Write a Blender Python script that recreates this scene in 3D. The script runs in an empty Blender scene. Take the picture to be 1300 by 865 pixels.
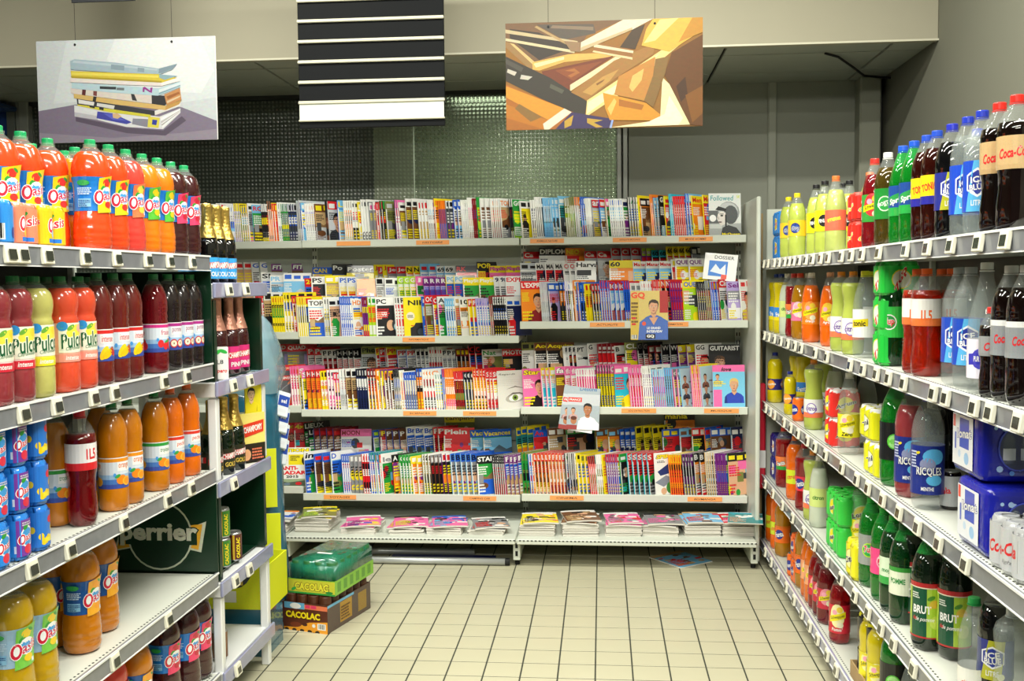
import bpy, bmesh, math, random
from mathutils import Vector, Matrix
sc = bpy.context.scene
COL = sc.collection
PI = math.pi
R = math.radians

# ------------------------------------------------------------------ camera
F_PX = 1282.7
cam_d = bpy.data.cameras.new('camera')
cam_d.sensor_width = 36.0
cam_d.lens = F_PX / 1300 * 36.0
cam_d.clip_start = 0.05
cam = bpy.data.objects.new('camera', cam_d)
COL.objects.link(cam)
pit, yaw, rol, cam_h = 0.0585, 0.0888, -0.0095, 1.6083
fw = Vector((-math.sin(yaw)*math.cos(pit), math.cos(yaw)*math.cos(pit), -math.sin(pit)))
rt = Vector((math.cos(yaw), math.sin(yaw), 0))
up = rt.cross(fw)
r2 = math.cos(rol)*rt + math.sin(rol)*up
u2 = -math.sin(rol)*rt + math.cos(rol)*up
cam.matrix_world = Matrix(((r2.x, u2.x, -fw.x, 0), (r2.y, u2.y, -fw.y, 0), (r2.z, u2.z, -fw.z, cam_h), (0, 0, 0, 1)))
sc.camera = cam

# ------------------------------------------------------------------ world, lights, exposure
world = bpy.data.worlds.new('store_ambient')
sc.world = world
world.use_nodes = True
world.node_tree.nodes['Background'].inputs[0].default_value = (0.90, 1.0, 0.86, 1)
world.node_tree.nodes['Background'].inputs[1].default_value = 0.10
def area(name, loc, sx, sy, power, rot=(0, 0, 0), col=(1.0, 0.985, 0.88)):
    d = bpy.data.lights.new(name, 'AREA')
    d.shape = 'RECTANGLE'; d.size = sx; d.size_y = sy; d.energy = power; d.color = col
    o = bpy.data.objects.new(name, d); COL.objects.link(o)
    o.location = loc; o.rotation_euler = rot
    o['kind'] = 'helper'
    return o
# rows of ceiling tubes over the aisles, running across the shelves of drinks
area('ceiling_tube_light', (-1.9, 3.95, 3.8), 1.2, .12, 135)
area('ceiling_tube_light', (0.25, 3.95, 3.8), 1.2, .12, 135)
area('ceiling_tube_light', (-1.7, 2.6, 3.75), 1.2, .12, 80)
area('ceiling_tube_light', (-0.2, 2.6, 3.75), 1.4, .12, 110)
area('ceiling_tube_light', (1.3, 2.6, 3.75), 1.2, .12, 50)
area('ceiling_tube_light', (-0.9, 0.5, 3.75), 1.2, .12, 120)
area('ceiling_tube_light', (0.5, 0.5, 3.75), 1.2, .12, 120)
area('ceiling_tube_light', (-0.3, -2.2, 3.6), 2.6, .5, 300, (R(25), 0, 0))
sc.view_settings.view_transform = 'Standard'
sc.view_settings.look = 'None'
sc.view_settings.exposure = -0.85
sc.view_settings.gamma = 1
sc.view_settings.use_curve_mapping = False
cy = sc.cycles
cy.max_bounces = 7; cy.diffuse_bounces = 3; cy.glossy_bounces = 3
cy.transmission_bounces = 6; cy.transparent_max_bounces = 12
cy.caustics_reflective = False; cy.caustics_refractive = False
cy.use_denoising = True
cy.sample_clamp_indirect = 4

# ------------------------------------------------------------------ colours and materials
def lin(h):
    h = h.lstrip('#')
    v = [int(h[i:i+2], 16)/255 for i in (0, 2, 4)]
    return tuple(c/12.92 if c <= .04045 else ((c+.055)/1.055)**2.4 for c in v) + (1.0,)
PAL = dict(w='f4f4f0', k='16161a', r='e0222a', b='1e5fd0', y='f7e21c', g='259a3c', o='f58a1f', n='1b2450', s='7cc3ee',
           p='f26fae', m='7b2a83', v='b9a6dc', c='25bcd6', e='8e9094', d='3f4246', t='c9a877', u='6f4526', l='b4e02a',
           f='e2b08c', i='f3e6bb', z='8f1c24', q='2c8f92', h='c9ccd0', a='7f8440')
def C(x):
    return lin(PAL[x]) if len(x) == 1 else lin(x)
MATS = {}
def P(name, col='808080', rough=.5, metal=0, trans=0, ior=1.45, coat=0, alpha=1, noise=0, nscale=8, bump=0, bscale=60, spec=.5, sss=0):
    m = bpy.data.materials.new(name); m.use_nodes = True
    nt = m.node_tree; b = nt.nodes['Principled BSDF']
    c = C(col) if isinstance(col, str) else col
    b.inputs['Base Color'].default_value = c
    b.inputs['Roughness'].default_value = rough
    b.inputs['Metallic'].default_value = metal
    b.inputs['Transmission Weight'].default_value = trans
    b.inputs['IOR'].default_value = ior
    b.inputs['Coat Weight'].default_value = coat
    b.inputs['Coat Roughness'].default_value = .04
    b.inputs['Alpha'].default_value = alpha
    b.inputs['Specular IOR Level'].default_value = spec
    if noise or bump:
        tc = nt.nodes.new('ShaderNodeTexCoord')
    if noise:
        n = nt.nodes.new('ShaderNodeTexNoise'); n.inputs['Scale'].default_value = nscale; n.inputs['Detail'].default_value = 5
        nt.links.new(tc.outputs['Object'], n.inputs['Vector'])
        mx = nt.nodes.new('ShaderNodeMix'); mx.data_type = 'RGBA'
        mx.inputs['A'].default_value = c
        mx.inputs['B'].default_value = tuple(x*(1-noise) for x in c[:3]) + (1,)
        nt.links.new(n.outputs['Fac'], mx.inputs['Factor']); nt.links.new(mx.outputs['Result'], b.inputs['Base Color'])
    if bump:
        n2 = nt.nodes.new('ShaderNodeTexNoise'); n2.inputs['Scale'].default_value = bscale
        nt.links.new(tc.outputs['Object'], n2.inputs['Vector'])
        bp = nt.nodes.new('ShaderNodeBump'); bp.inputs['Strength'].default_value = bump; bp.inputs['Distance'].default_value = .01
        nt.links.new(n2.outputs['Fac'], bp.inputs['Height']); nt.links.new(bp.outputs['Normal'], b.inputs['Normal'])
    MATS[name] = m
    return m
def print_mat(name, rough, coat):
    m = P(name, 'w', rough, coat=coat)
    nt = m.node_tree
    a = nt.nodes.new('ShaderNodeAttribute'); a.attribute_name = 'Col'
    n = nt.nodes.new('ShaderNodeTexNoise'); n.inputs['Scale'].default_value = 45; n.inputs['Detail'].default_value = 6
    mx = nt.nodes.new('ShaderNodeMix'); mx.data_type = 'RGBA'; mx.blend_type = 'SOFT_LIGHT'; mx.inputs['Factor'].default_value = .55
    nt.links.new(a.outputs['Color'], mx.inputs['A']); nt.links.new(n.outputs['Color'], mx.inputs['B'])
    nt.links.new(mx.outputs['Result'], nt.nodes['Principled BSDF'].inputs['Base Color'])
    return m
M_PRINT = print_mat('printed_paper', .45, .25)
M_LABEL = print_mat('printed_label', .35, .5)
M_SIGN = print_mat('printed_board', .6, 0)
_b = [n for n in M_SIGN.node_tree.nodes if n.type == 'MIX'][0]; _b.blend_type = 'MULTIPLY'; _b.inputs['Factor'].default_value = .30
_n = M_SIGN.node_tree; _g = _n.nodes.new('ShaderNodeMix'); _g.data_type = 'RGBA'; _g.blend_type = 'MULTIPLY'; _g.inputs['Factor'].default_value = 1; _g.inputs['B'].default_value = (.60, .60, .60, 1)   # matt uncoated ink
_n.links.new(_b.outputs['Result'], _g.inputs['A']); _n.links.new(_g.outputs['Result'], _n.nodes['Principled BSDF'].inputs['Base Color'])
M_SHELF = P('shelf_enamel', 'd3d8cc', .4, noise=.08, nscale=5)
M_SHELF_W = P('white_enamel', 'eceeee', .35, noise=.05, nscale=6)
M_BACK = P('back_panel_enamel', 'aab0a2', .5, noise=.1, nscale=3)
M_STEEL = P('rail_plastic', '83868c', .3, noise=.35, nscale=30, coat=.4)
M_RAILV = P('rail_violet_plastic', '9c9fc0', .25, noise=.2, nscale=14, coat=.6)
M_DECK = P('drinks_shelf_enamel', 'd9dcd2', .4, noise=.1, nscale=6)
M_TAG = P('tag_plastic', 'ece9d6', .4, noise=.06)
M_SCREEN = P('tag_screen', '363b33', .25, coat=.5, noise=.4, nscale=200)
M_DARK = P('black_parts_slot_shade', '101112', .7, noise=.2)  # black for wires and cable; slots and perforations get hole shade painted dark
M_CARD = P('cardboard', 'b79a6c', .8, noise=.15, nscale=20)
M_NECK = P('clear_plastic_neck', 'c8d0cc', .05, coat=1, alpha=.16)
M_BACKD = P('drinks_back_panel', '44463f', .6, noise=.15, nscale=3)
M_FILM = P('clear_wrap_film', 'dfe8ee', .12, coat=.6, alpha=.25)
M_GREENBOX = P('dark_green_board', '07301c', .35, coat=.3, noise=.35, nscale=4)
M_PAPER = P('magazine_pages', 'e4e0d6', .8, noise=.15, nscale=120)

# ------------------------------------------------------------------ mesh helpers
def link(o, parent=None):
    COL.objects.link(o)
    if parent is not None: o.parent = parent
    return o
def mobj(name, me, mat=None, parent=None, loc=None, rz=0):
    o = bpy.data.objects.new(name, me)
    if mat is not None and not len(me.materials): me.materials.append(mat)
    link(o, parent)
    if loc is not None: o.location = loc
    if rz: o.rotation_euler = (0, 0, rz)
    return o
def tag(o, label, cat, group=None, kind=None):
    if label: o['label'] = label
    if cat: o['category'] = cat
    if group: o['group'] = group
    if kind: o['kind'] = kind
    return o
def empty(name, loc=(0, 0, 0), rz=0, label=None, cat=None, group=None):
    o = bpy.data.objects.new(name, None); o.empty_display_size = .05
    link(o); o.location = loc; o.rotation_euler = (0, 0, rz)
    return tag(o, label, cat, group)
def mesh_of(bm, name='m', smooth=False):
    me = bpy.data.meshes.new(name)
    if smooth:
        for f in bm.faces: f.smooth = True
    bm.to_mesh(me); bm.free()
    return me
def bx(bm, x0, x1, y0, y1, z0, z1, bev=0):
    vs = [bm.verts.new(v) for v in ((x0,y0,z0),(x1,y0,z0),(x1,y1,z0),(x0,y1,z0),(x0,y0,z1),(x1,y0,z1),(x1,y1,z1),(x0,y1,z1))]
    fs = [bm.faces.new([vs[i] for i in q]) for q in ((0,3,2,1),(4,5,6,7),(0,1,5,4),(1,2,6,5),(2,3,7,6),(3,0,4,7))]
    if bev:
        es = list({e for f in fs for e in f.edges})
        bmesh.ops.bevel(bm, geom=es, offset=bev, segments=1, affect='EDGES', profile=.5)
    return vs
def box(name, x0, x1, y0, y1, z0, z1, mat, parent=None, bev=0, kind=None, smooth=False):
    bm = bmesh.new(); bx(bm, x0, x1, y0, y1, z0, z1, bev)
    o = mobj(name, mesh_of(bm, name, smooth), mat, parent)
    if kind: o['kind'] = kind
    return o
def lathe(prof, n=22, cap0=True, cap1=True, lobes=0, rot=0):
    bm = bmesh.new(); rings = []
    for k, (r, z) in enumerate(prof):
        ring = []
        for i in range(n):
            a = 2*PI*i/n + rot
            rr = r
            if lobes and k < 4: rr = r*(1 - (.16 - .04*k)*(.5 - .5*math.cos(lobes*a)))
            ring.append(bm.verts.new((rr*math.cos(a), rr*math.sin(a), z)))
        rings.append(ring)
    for a, b in zip(rings, rings[1:]):
        for i in range(n): bm.faces.new((a[i], a[(i+1) % n], b[(i+1) % n], b[i]))
    if cap0: bm.faces.new(rings[0][::-1])
    if cap1: bm.faces.new(rings[-1])
    return bm
def tube_along(pts, r, n=8):
    bm = bmesh.new(); rings = []
    P_ = [Vector(p) for p in pts]
    for k, p in enumerate(P_):
        d = (P_[min(k+1, len(P_)-1)] - P_[max(k-1, 0)]).normalized()
        a = d.orthogonal().normalized() if k == 0 else (a - d*a.dot(d)).normalized()
        b = d.cross(a)
        rings.append([bm.verts.new(p + r*(math.cos(2*PI*i/n)*a + math.sin(2*PI*i/n)*b)) for i in range(n)])
    for a_, b_ in zip(rings, rings[1:]):
        for i in range(n): bm.faces.new((a_[i], a_[(i+1) % n], b_[(i+1) % n], b_[i]))
    bm.faces.new(rings[0][::-1]); bm.faces.new(rings[-1])
    return bm

# ------------------------------------------------------------------ printed artwork (flat print on labels, covers and boards)
TXT = {}
def text_shape(s, bold, shear):
    k = (s, bold, shear)
    if k not in TXT:
        cu = bpy.data.curves.new('t', 'FONT'); cu.body = s; cu.size = 1; cu.align_x = 'CENTER'
        cu.offset = bold; cu.shear = shear; cu.resolution_u = 2
        o = bpy.data.objects.new('t', cu); COL.objects.link(o)
        me = bpy.data.meshes.new_from_object(o)
        vs = [v.co.copy() for v in me.vertices]; fs = [tuple(p.vertices) for p in me.polygons]
        bpy.data.objects.remove(o); bpy.data.curves.remove(cu); bpy.data.meshes.remove(me)
        if vs:
            x0 = min(v.x for v in vs); x1 = max(v.x for v in vs); y0 = min(v.y for v in vs); y1 = max(v.y for v in vs)
        else: x0 = y0 = 0; x1 = y1 = 1
        TXT[k] = ([((v.x-(x0+x1)/2), (v.y-(y0+y1)/2)) for v in vs], fs, x1-x0, y1-y0)
    return TXT[k]
class Art:
    def __init__(s): s.items = []
    def poly(s, pts, col): s.items.append(([tuple(p) for p in pts], [tuple(range(len(pts)))], C(col))); return s
    def rect(s, x0, y0, x1, y1, col): return s.poly([(x0, y0), (x1, y0), (x1, y1), (x0, y1)], col)
    def ell(s, cx, cy_, rx, ry, col, rot=0, n=14, a0=0, a1=2*PI):
        c_, s_ = math.cos(rot), math.sin(rot); pts = []
        full = a1-a0 > 6.28
        for i in range(n + (0 if full else 1)):
            a = a0+(a1-a0)*i/n; x, y = rx*math.cos(a), ry*math.sin(a)
            pts.append((cx+x*c_-y*s_, cy_+x*s_+y*c_))
        return s.poly(pts, col)
    def text(s, t, cx, cy_, w, h, col, bold=.02, shear=0, rot=0, halo=None, keep=False):
        if halo: s.text(t, cx, cy_, w*1.04, h*1.1, halo, bold+.05, shear, rot)
        vs, fs, tw, th = text_shape(t, bold, shear)
        sx, sy = w/max(tw, .01), h/max(th, .01)
        if keep: sx = sy = min(sx, sy)
        c_, s_ = math.cos(rot), math.sin(rot)
        s.items.append(([(cx+x*sx*c_-y*sy*s_, cy_+x*sx*s_+y*sy*c_) for x, y in vs], fs, C(col))); return s
    def lines(s, x0, x1, y0, y1, col, n=5, seed=0):
        rg = random.Random(seed); dy = (y1-y0)/n
        for i in range(n):
            x = x0; y = y0+i*dy
            end = x0+(x1-x0)*rg.uniform(.6, 1)
            while x < end:
                w = (x1-x0)*rg.uniform(.08, .22)
                s.rect(x, y, min(x+w, x1), y+dy*.55, col); x += w+(x1-x0)*.03
        return s
    def bars(s, x0, x1, y0, y1, n=11, col='k'):
        s.rect(x0, y0, x1, y1, 'w'); d = (x1-x0)/(2*n+1)
        for i in range(n): s.rect(x0+d*(2*i+1), y0+.08*(y1-y0), x0+d*(2*i+1+.9*((i*7) % 3 != 1)+.4), y1, col)
        return s
    def data(s, fn, eps=.00006, clip=None):
        V, F, K = [], [], []
        for li, (pts, fs, col) in enumerate(s.items):
            b = len(V)
            if clip: pts = [(min(max(x, clip[0]), clip[2]), min(max(y, clip[1]), clip[3])) for x, y in pts]
            V += [fn(x, y, .0003+eps*li) for x, y in pts]
            for f in fs: F.append(tuple(b+i for i in f)); K.append(col)
        return V, F, K
    def mesh(s, fn=None, eps=.00006, wrap=None, clip=None, name='print', vcuts=()):
        """fn maps (u, v, lift) to a point; wrap = list of u positions where faces are cut before bending"""
        flat = fn is None or wrap
        V, F, K = s.data((lambda x, y, l: (x, -l, y)) if flat else fn, eps, clip)
        me = bpy.data.meshes.new(name); me.from_pydata(V, [], F)
        ca = me.color_attributes.new('Col', 'FLOAT_COLOR', 'CORNER')
        buf = []
        for f, c in zip(F, K): buf += list(c)*len(f)
        if len(buf) == 4*len(ca.data): ca.data.foreach_set('color', buf)
        if wrap:
            bm = bmesh.new(); bm.from_mesh(me)
            bmesh.ops.triangulate(bm, faces=[f for f in bm.faces if len(f.verts) > 4])
            for u in wrap:
                bmesh.ops.bisect_plane(bm, geom=bm.verts[:]+bm.edges[:]+bm.faces[:], plane_co=(u, 0, 0), plane_no=(1, 0, 0), dist=1e-6)
            for q in vcuts:
                bmesh.ops.bisect_plane(bm, geom=bm.verts[:]+bm.edges[:]+bm.faces[:], plane_co=(0, 0, q), plane_no=(0, 0, 1), dist=1e-6)
            for v in bm.verts:
                v.co = fn(v.co.x, v.co.z, -v.co.y)
            bm.to_mesh(me); bm.free()
        return me
def on_plane(origin, ux, uy, nrm):
    o, a, b, n = Vector(origin), Vector(ux), Vector(uy), Vector(nrm)
    return lambda x, y, l: o+a*x+b*y+n*l
def join_text(parent, name, s, origin, ux, uy, nrm, w, h, col, mat=None, **kw):
    A = Art(); A.text(s, 0, 0, w, h, col, **kw)
    return mobj(name, A.mesh(on_plane(origin, ux, uy, nrm)), mat or M_PRINT, parent)

# ------------------------------------------------------------------ measured layout (metres)
ZL = [1.708, 1.322, 0.937, 0.553, 0.18]
ZR = [1.713, 1.318, 0.922, 0.502, 0.125]
ZE = [1.61, 1.25, .88, .51, .17]
TAGS_L = [[2.29,2.34,2.45,2.64,2.82,3.02,3.18,3.36],[1.9,2.32,2.47,2.66,2.78,3.11,3.29],[2.33,2.51,2.81,3.11,3.3],[2.2,2.73,3.09],[2.3,2.9]]
TAGS_E = [[3.66,3.84],[3.68,3.86],[3.66],[3.65,3.80],[3.65]]
TAGS_R = [[5.71,5.56,5.36,5.21,5.06,4.94,4.82,4.69,4.54,4.4,4.24,4.1,3.88,3.73,3.58,3.37,3.08,2.88,2.69,2.5,2.34],[5.67,5.51,5.34,5.15,4.96,4.78,4.63,4.33,4.11,3.73,3.55,3.38,3.24,3.08,2.81,2.71,2.51,2.41,2.25],[5.6,5.45,5.32,5.05,4.87,4.69,4.48,4.32,4.12,3.84,3.62,3.47,3.29,3.11,2.93,2.75,2.55],[5.61,5.36,5.08,4.81,4.55,4.32,4.08,3.84,3.63,3.45,3.29,3.15,2.95],[5.6,5.4,5.18,4.96,4.76,4.57,4.4,4.24,4.06,3.9]]
STRIPS = [(-1.108, -0.908, 6.02, 1.846, 'HISTOIRE'), (-0.422, -0.221, 6.02, 1.846, 'ANIMAUX NATURE'), (0.067, 0.265, 6.02, 1.846, 'ANTIQUITE BROCANTE'), (0.453, 0.649, 6.02, 1.846, 'MODE HOMME'), (-1.595, -1.387, 6.02, 1.846, ''), (-1.182, -0.988, 5.93, 1.267, 'INFORMATIQUE'), (-0.069, 0.133, 5.93, 1.35, 'ACTUALITE'), (0.329, 0.501, 5.93, 1.35, 'INFORMATION'), (-1.185, -0.985, 5.93, 0.826, 'SCIENCES'), (-0.824, -0.626, 5.93, 0.826, 'PHOTO/VIDEO'), (0.113, 0.315, 5.93, 0.844, 'ADO DISTRACTION'), (0.592, 0.791, 5.93, 0.844, 'MUSIQUE'), (-1.681, -1.482, 5.93, 0.315, 'VOYAGES'), (-0.83, -0.631, 5.93, 0.315, 'CAMPING CAR'), (-0.311, -0.111, 5.93, 0.323, 'CINEMA'), (0.497, 0.697, 5.93, 0.323, 'BD/MANGA')]
DIM = {}
for _n, _h, _r in (
    ('oa_o oa_p oa_y oa_k oa_l oa_d', .325, .054),
    ('pu_r pu_y pu_g', .315, .046),
    ('fr_b fr_s fr_n ju_o ju_v ju_p', .325, .043),
    ('gren', .325, .042),
    ('champ champb pink', .30, .040),
    ('fl sch sg sy so so2 br lt fin tw sp sev cola colb colx tonc ice iced agr rh ic2 gr15 fan fanr fany rba pale pales lem lemy clr dkg sfree spink swht dark', .32, .043),
    ('brut brutd ric ricr mint', .345, .047),
    ('smallc', .28, .038),
    ('wav wavc', .33, .043),
    ('ora', .28, .042),
    ('oras smcl', .22, .031),
    ('swing', .33, .043),
    ('can can_c', .115, .029),
    ('pom red redl yb', .29, .042),
):
    for _k in _n.split(): DIM[_k] = (_h, _r)
BOTTLES = [
('L',1,'oa_o:-1.476:2.838:0 oa_o:-1.476:2.948:0 oa_p:-1.476:3.059:0 oa_y:-1.476:3.171:0 oa_y:-1.476:3.281:0 oa_d:-1.476:3.390:0 oa_d:-1.476:3.500:0 oa_o:-1.581:2.551:1 oa_o:-1.581:2.661:1 oa_o:-1.581:2.797:1 oa_y:-1.602:2.987:1 oa_y:-1.675:3.061:1 oa_o:-1.686:2.893:2'),
('L',2,'pu_r:-1.468:2.317:0 pu_r:-1.468:2.411:0 pu_y:-1.468:2.505:0 pu_g:-1.468:2.633:0 pu_g:-1.468:2.729:0 fr_b:-1.465:2.827:0 fr_b:-1.465:2.928:0 fr_b:-1.465:3.019:0 fr_s:-1.465:3.203:0 fr_n:-1.465:3.312:0 fr_n:-1.465:3.409:0 fr_n:-1.465:3.500:0 pu_r:-1.573:2.647:1 pu_y:-1.573:2.746:1 pu_g:-1.573:2.967:1'),
('L',3,'gren:-1.464:2.705:0 ju_o:-1.465:2.892:0 ju_o:-1.465:2.993:0 ju_v:-1.465:3.182:0 ju_p:-1.465:3.305:0 ju_p:-1.465:3.443:0 ju_v:-1.538:2.701:0 ju_o:-1.570:3.024:1'),
('L',4,'oa_l:-1.476:2.360:0 oa_l:-1.476:2.470:0 oa_k:-1.508:2.760:0 oa_k:-1.539:2.933:0 oa_k:-1.613:2.798:1'),
('L',5,'oa_k:-1.476:3.012:0 oa_d:-1.476:3.390:0 oa_d:-1.476:3.500:0 oa_d:-1.497:3.274:0 oa_p:-1.508:2.910:0'),
('R',1,'colb:0.965:2.473:0 colb:0.965:2.577:0 ice:0.965:2.690:0 ice:0.965:2.790:0 iced:0.965:2.911:0 tonc:0.965:3.037:0 tonc:0.965:3.129:0 sp:0.965:3.252:0 sp:0.965:3.367:0 br:0.965:3.538:0 rh:0.965:3.706:0 agr:0.965:4.301:0 fl:0.965:4.508:0 fl:0.965:4.686:0 lem:0.965:5.129:0 lem:0.965:5.362:0 dark:1.070:3.017:1 agr:1.070:4.179:1 fl:1.070:4.515:1 fl:1.070:4.631:1 fl:1.070:5.103:1'),
('R',2,'colx:0.965:2.398:0 colx:0.965:2.487:0 smcl:0.953:2.563:0 swing:0.965:2.640:0 ic2:0.965:2.749:0 ic2:0.965:2.837:0 gr15:0.965:3.111:0 gr15:0.965:3.202:0 sev:0.965:3.474:0 tw:0.965:3.819:0 pale:0.965:3.995:0 pale:0.965:4.188:0 so:0.965:4.775:0 sy:0.965:5.035:0 fanr:0.965:5.197:0 pales:0.965:5.371:0 lemy:0.965:5.556:0 lemy:0.965:5.704:0 so2:0.986:4.482:0 gr15:1.070:3.208:1 gr15:1.070:3.302:1 tw:1.070:4.150:1 so:1.070:5.374:1'),
('R',3,'ric:0.969:3.092:0 ricr:0.969:3.263:0 mint:0.969:3.435:0 clr:0.965:4.041:0 pale:0.965:4.707:0 can:0.951:4.983:0 oras:0.953:5.223:0 ora:0.964:5.735:0 can_c:1.035:3.087:0 lemy:1.049:5.546:0 dark:1.060:3.320:0 pales:1.070:4.752:1 pale:1.070:5.002:1 lemy:1.070:5.483:1 clr:1.091:4.277:1 dark:1.123:3.439:1'),
('R',4,'wavc:0.965:2.438:0 smallc:0.960:2.673:0 brut:0.969:3.073:0 dkg:0.965:3.305:0 swht:0.965:3.420:0 spink:0.965:3.533:0 sfree:0.965:3.697:0 pales:0.965:4.573:0 pale:0.965:4.709:0 rba:0.965:4.909:0 fan:0.965:5.147:0 fanr:0.965:5.457:0 brutd:0.990:3.307:0 iced:1.007:2.652:0 brutd:1.022:2.999:0 clr:1.018:4.065:0'),
('R',5,'clr:0.965:3.181:0 mint:0.969:3.400:0 yb:0.964:3.572:0 yb:0.964:3.677:0 pom:0.964:4.162:0 red:0.964:4.394:0 red:0.964:4.488:0 redl:0.964:4.583:0 lt:0.965:4.670:0 lt:0.965:4.758:0 fany:0.965:4.895:0 can:0.951:4.994:0 can:0.951:5.096:0 fany:0.965:5.468:0 fan:0.965:5.614:0 fan:0.965:5.770:0'),
]
EXTRA_B = [('champ', -1.445, 3.62, 1.604, 'gold foil bottle with blue label nearest the orange bottles, end bay top'),
    ('champ', -1.445, 3.71, 1.604, 'middle gold foil bottle with blue label, end bay top'),
    ('champ', -1.445, 3.8, 1.604, 'gold foil bottle, third along on top of the end bay'),
    ('champ', -1.54, 3.68, 1.604, 'gold foil bottle in the rear row on top of the end bay'),
    ('pink', -1.47, 3.755, 1.256, 'pink foil bottle behind the small white carton, green box'),
    ('pink', -1.462, 3.86, 1.256, 'middle pink foil bottle in the green box'),
    ('pink', -1.462, 3.965, 1.256, 'pink foil bottle nearest the magazines, green box'),
    ('champb', -1.465, 3.66, 0.874, 'gold foil bottle just inside the near white post, third level'),
    ('champb', -1.46, 3.77, 0.874, 'middle gold foil bottle with red banner, third level'),
    ('champb', -1.455, 3.87, 0.874, 'gold foil bottle beside the yellow carrier, third level'),
    ('champb', -1.56, 3.72, 0.874, 'gold foil bottle in the rear row, third level')]
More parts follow.
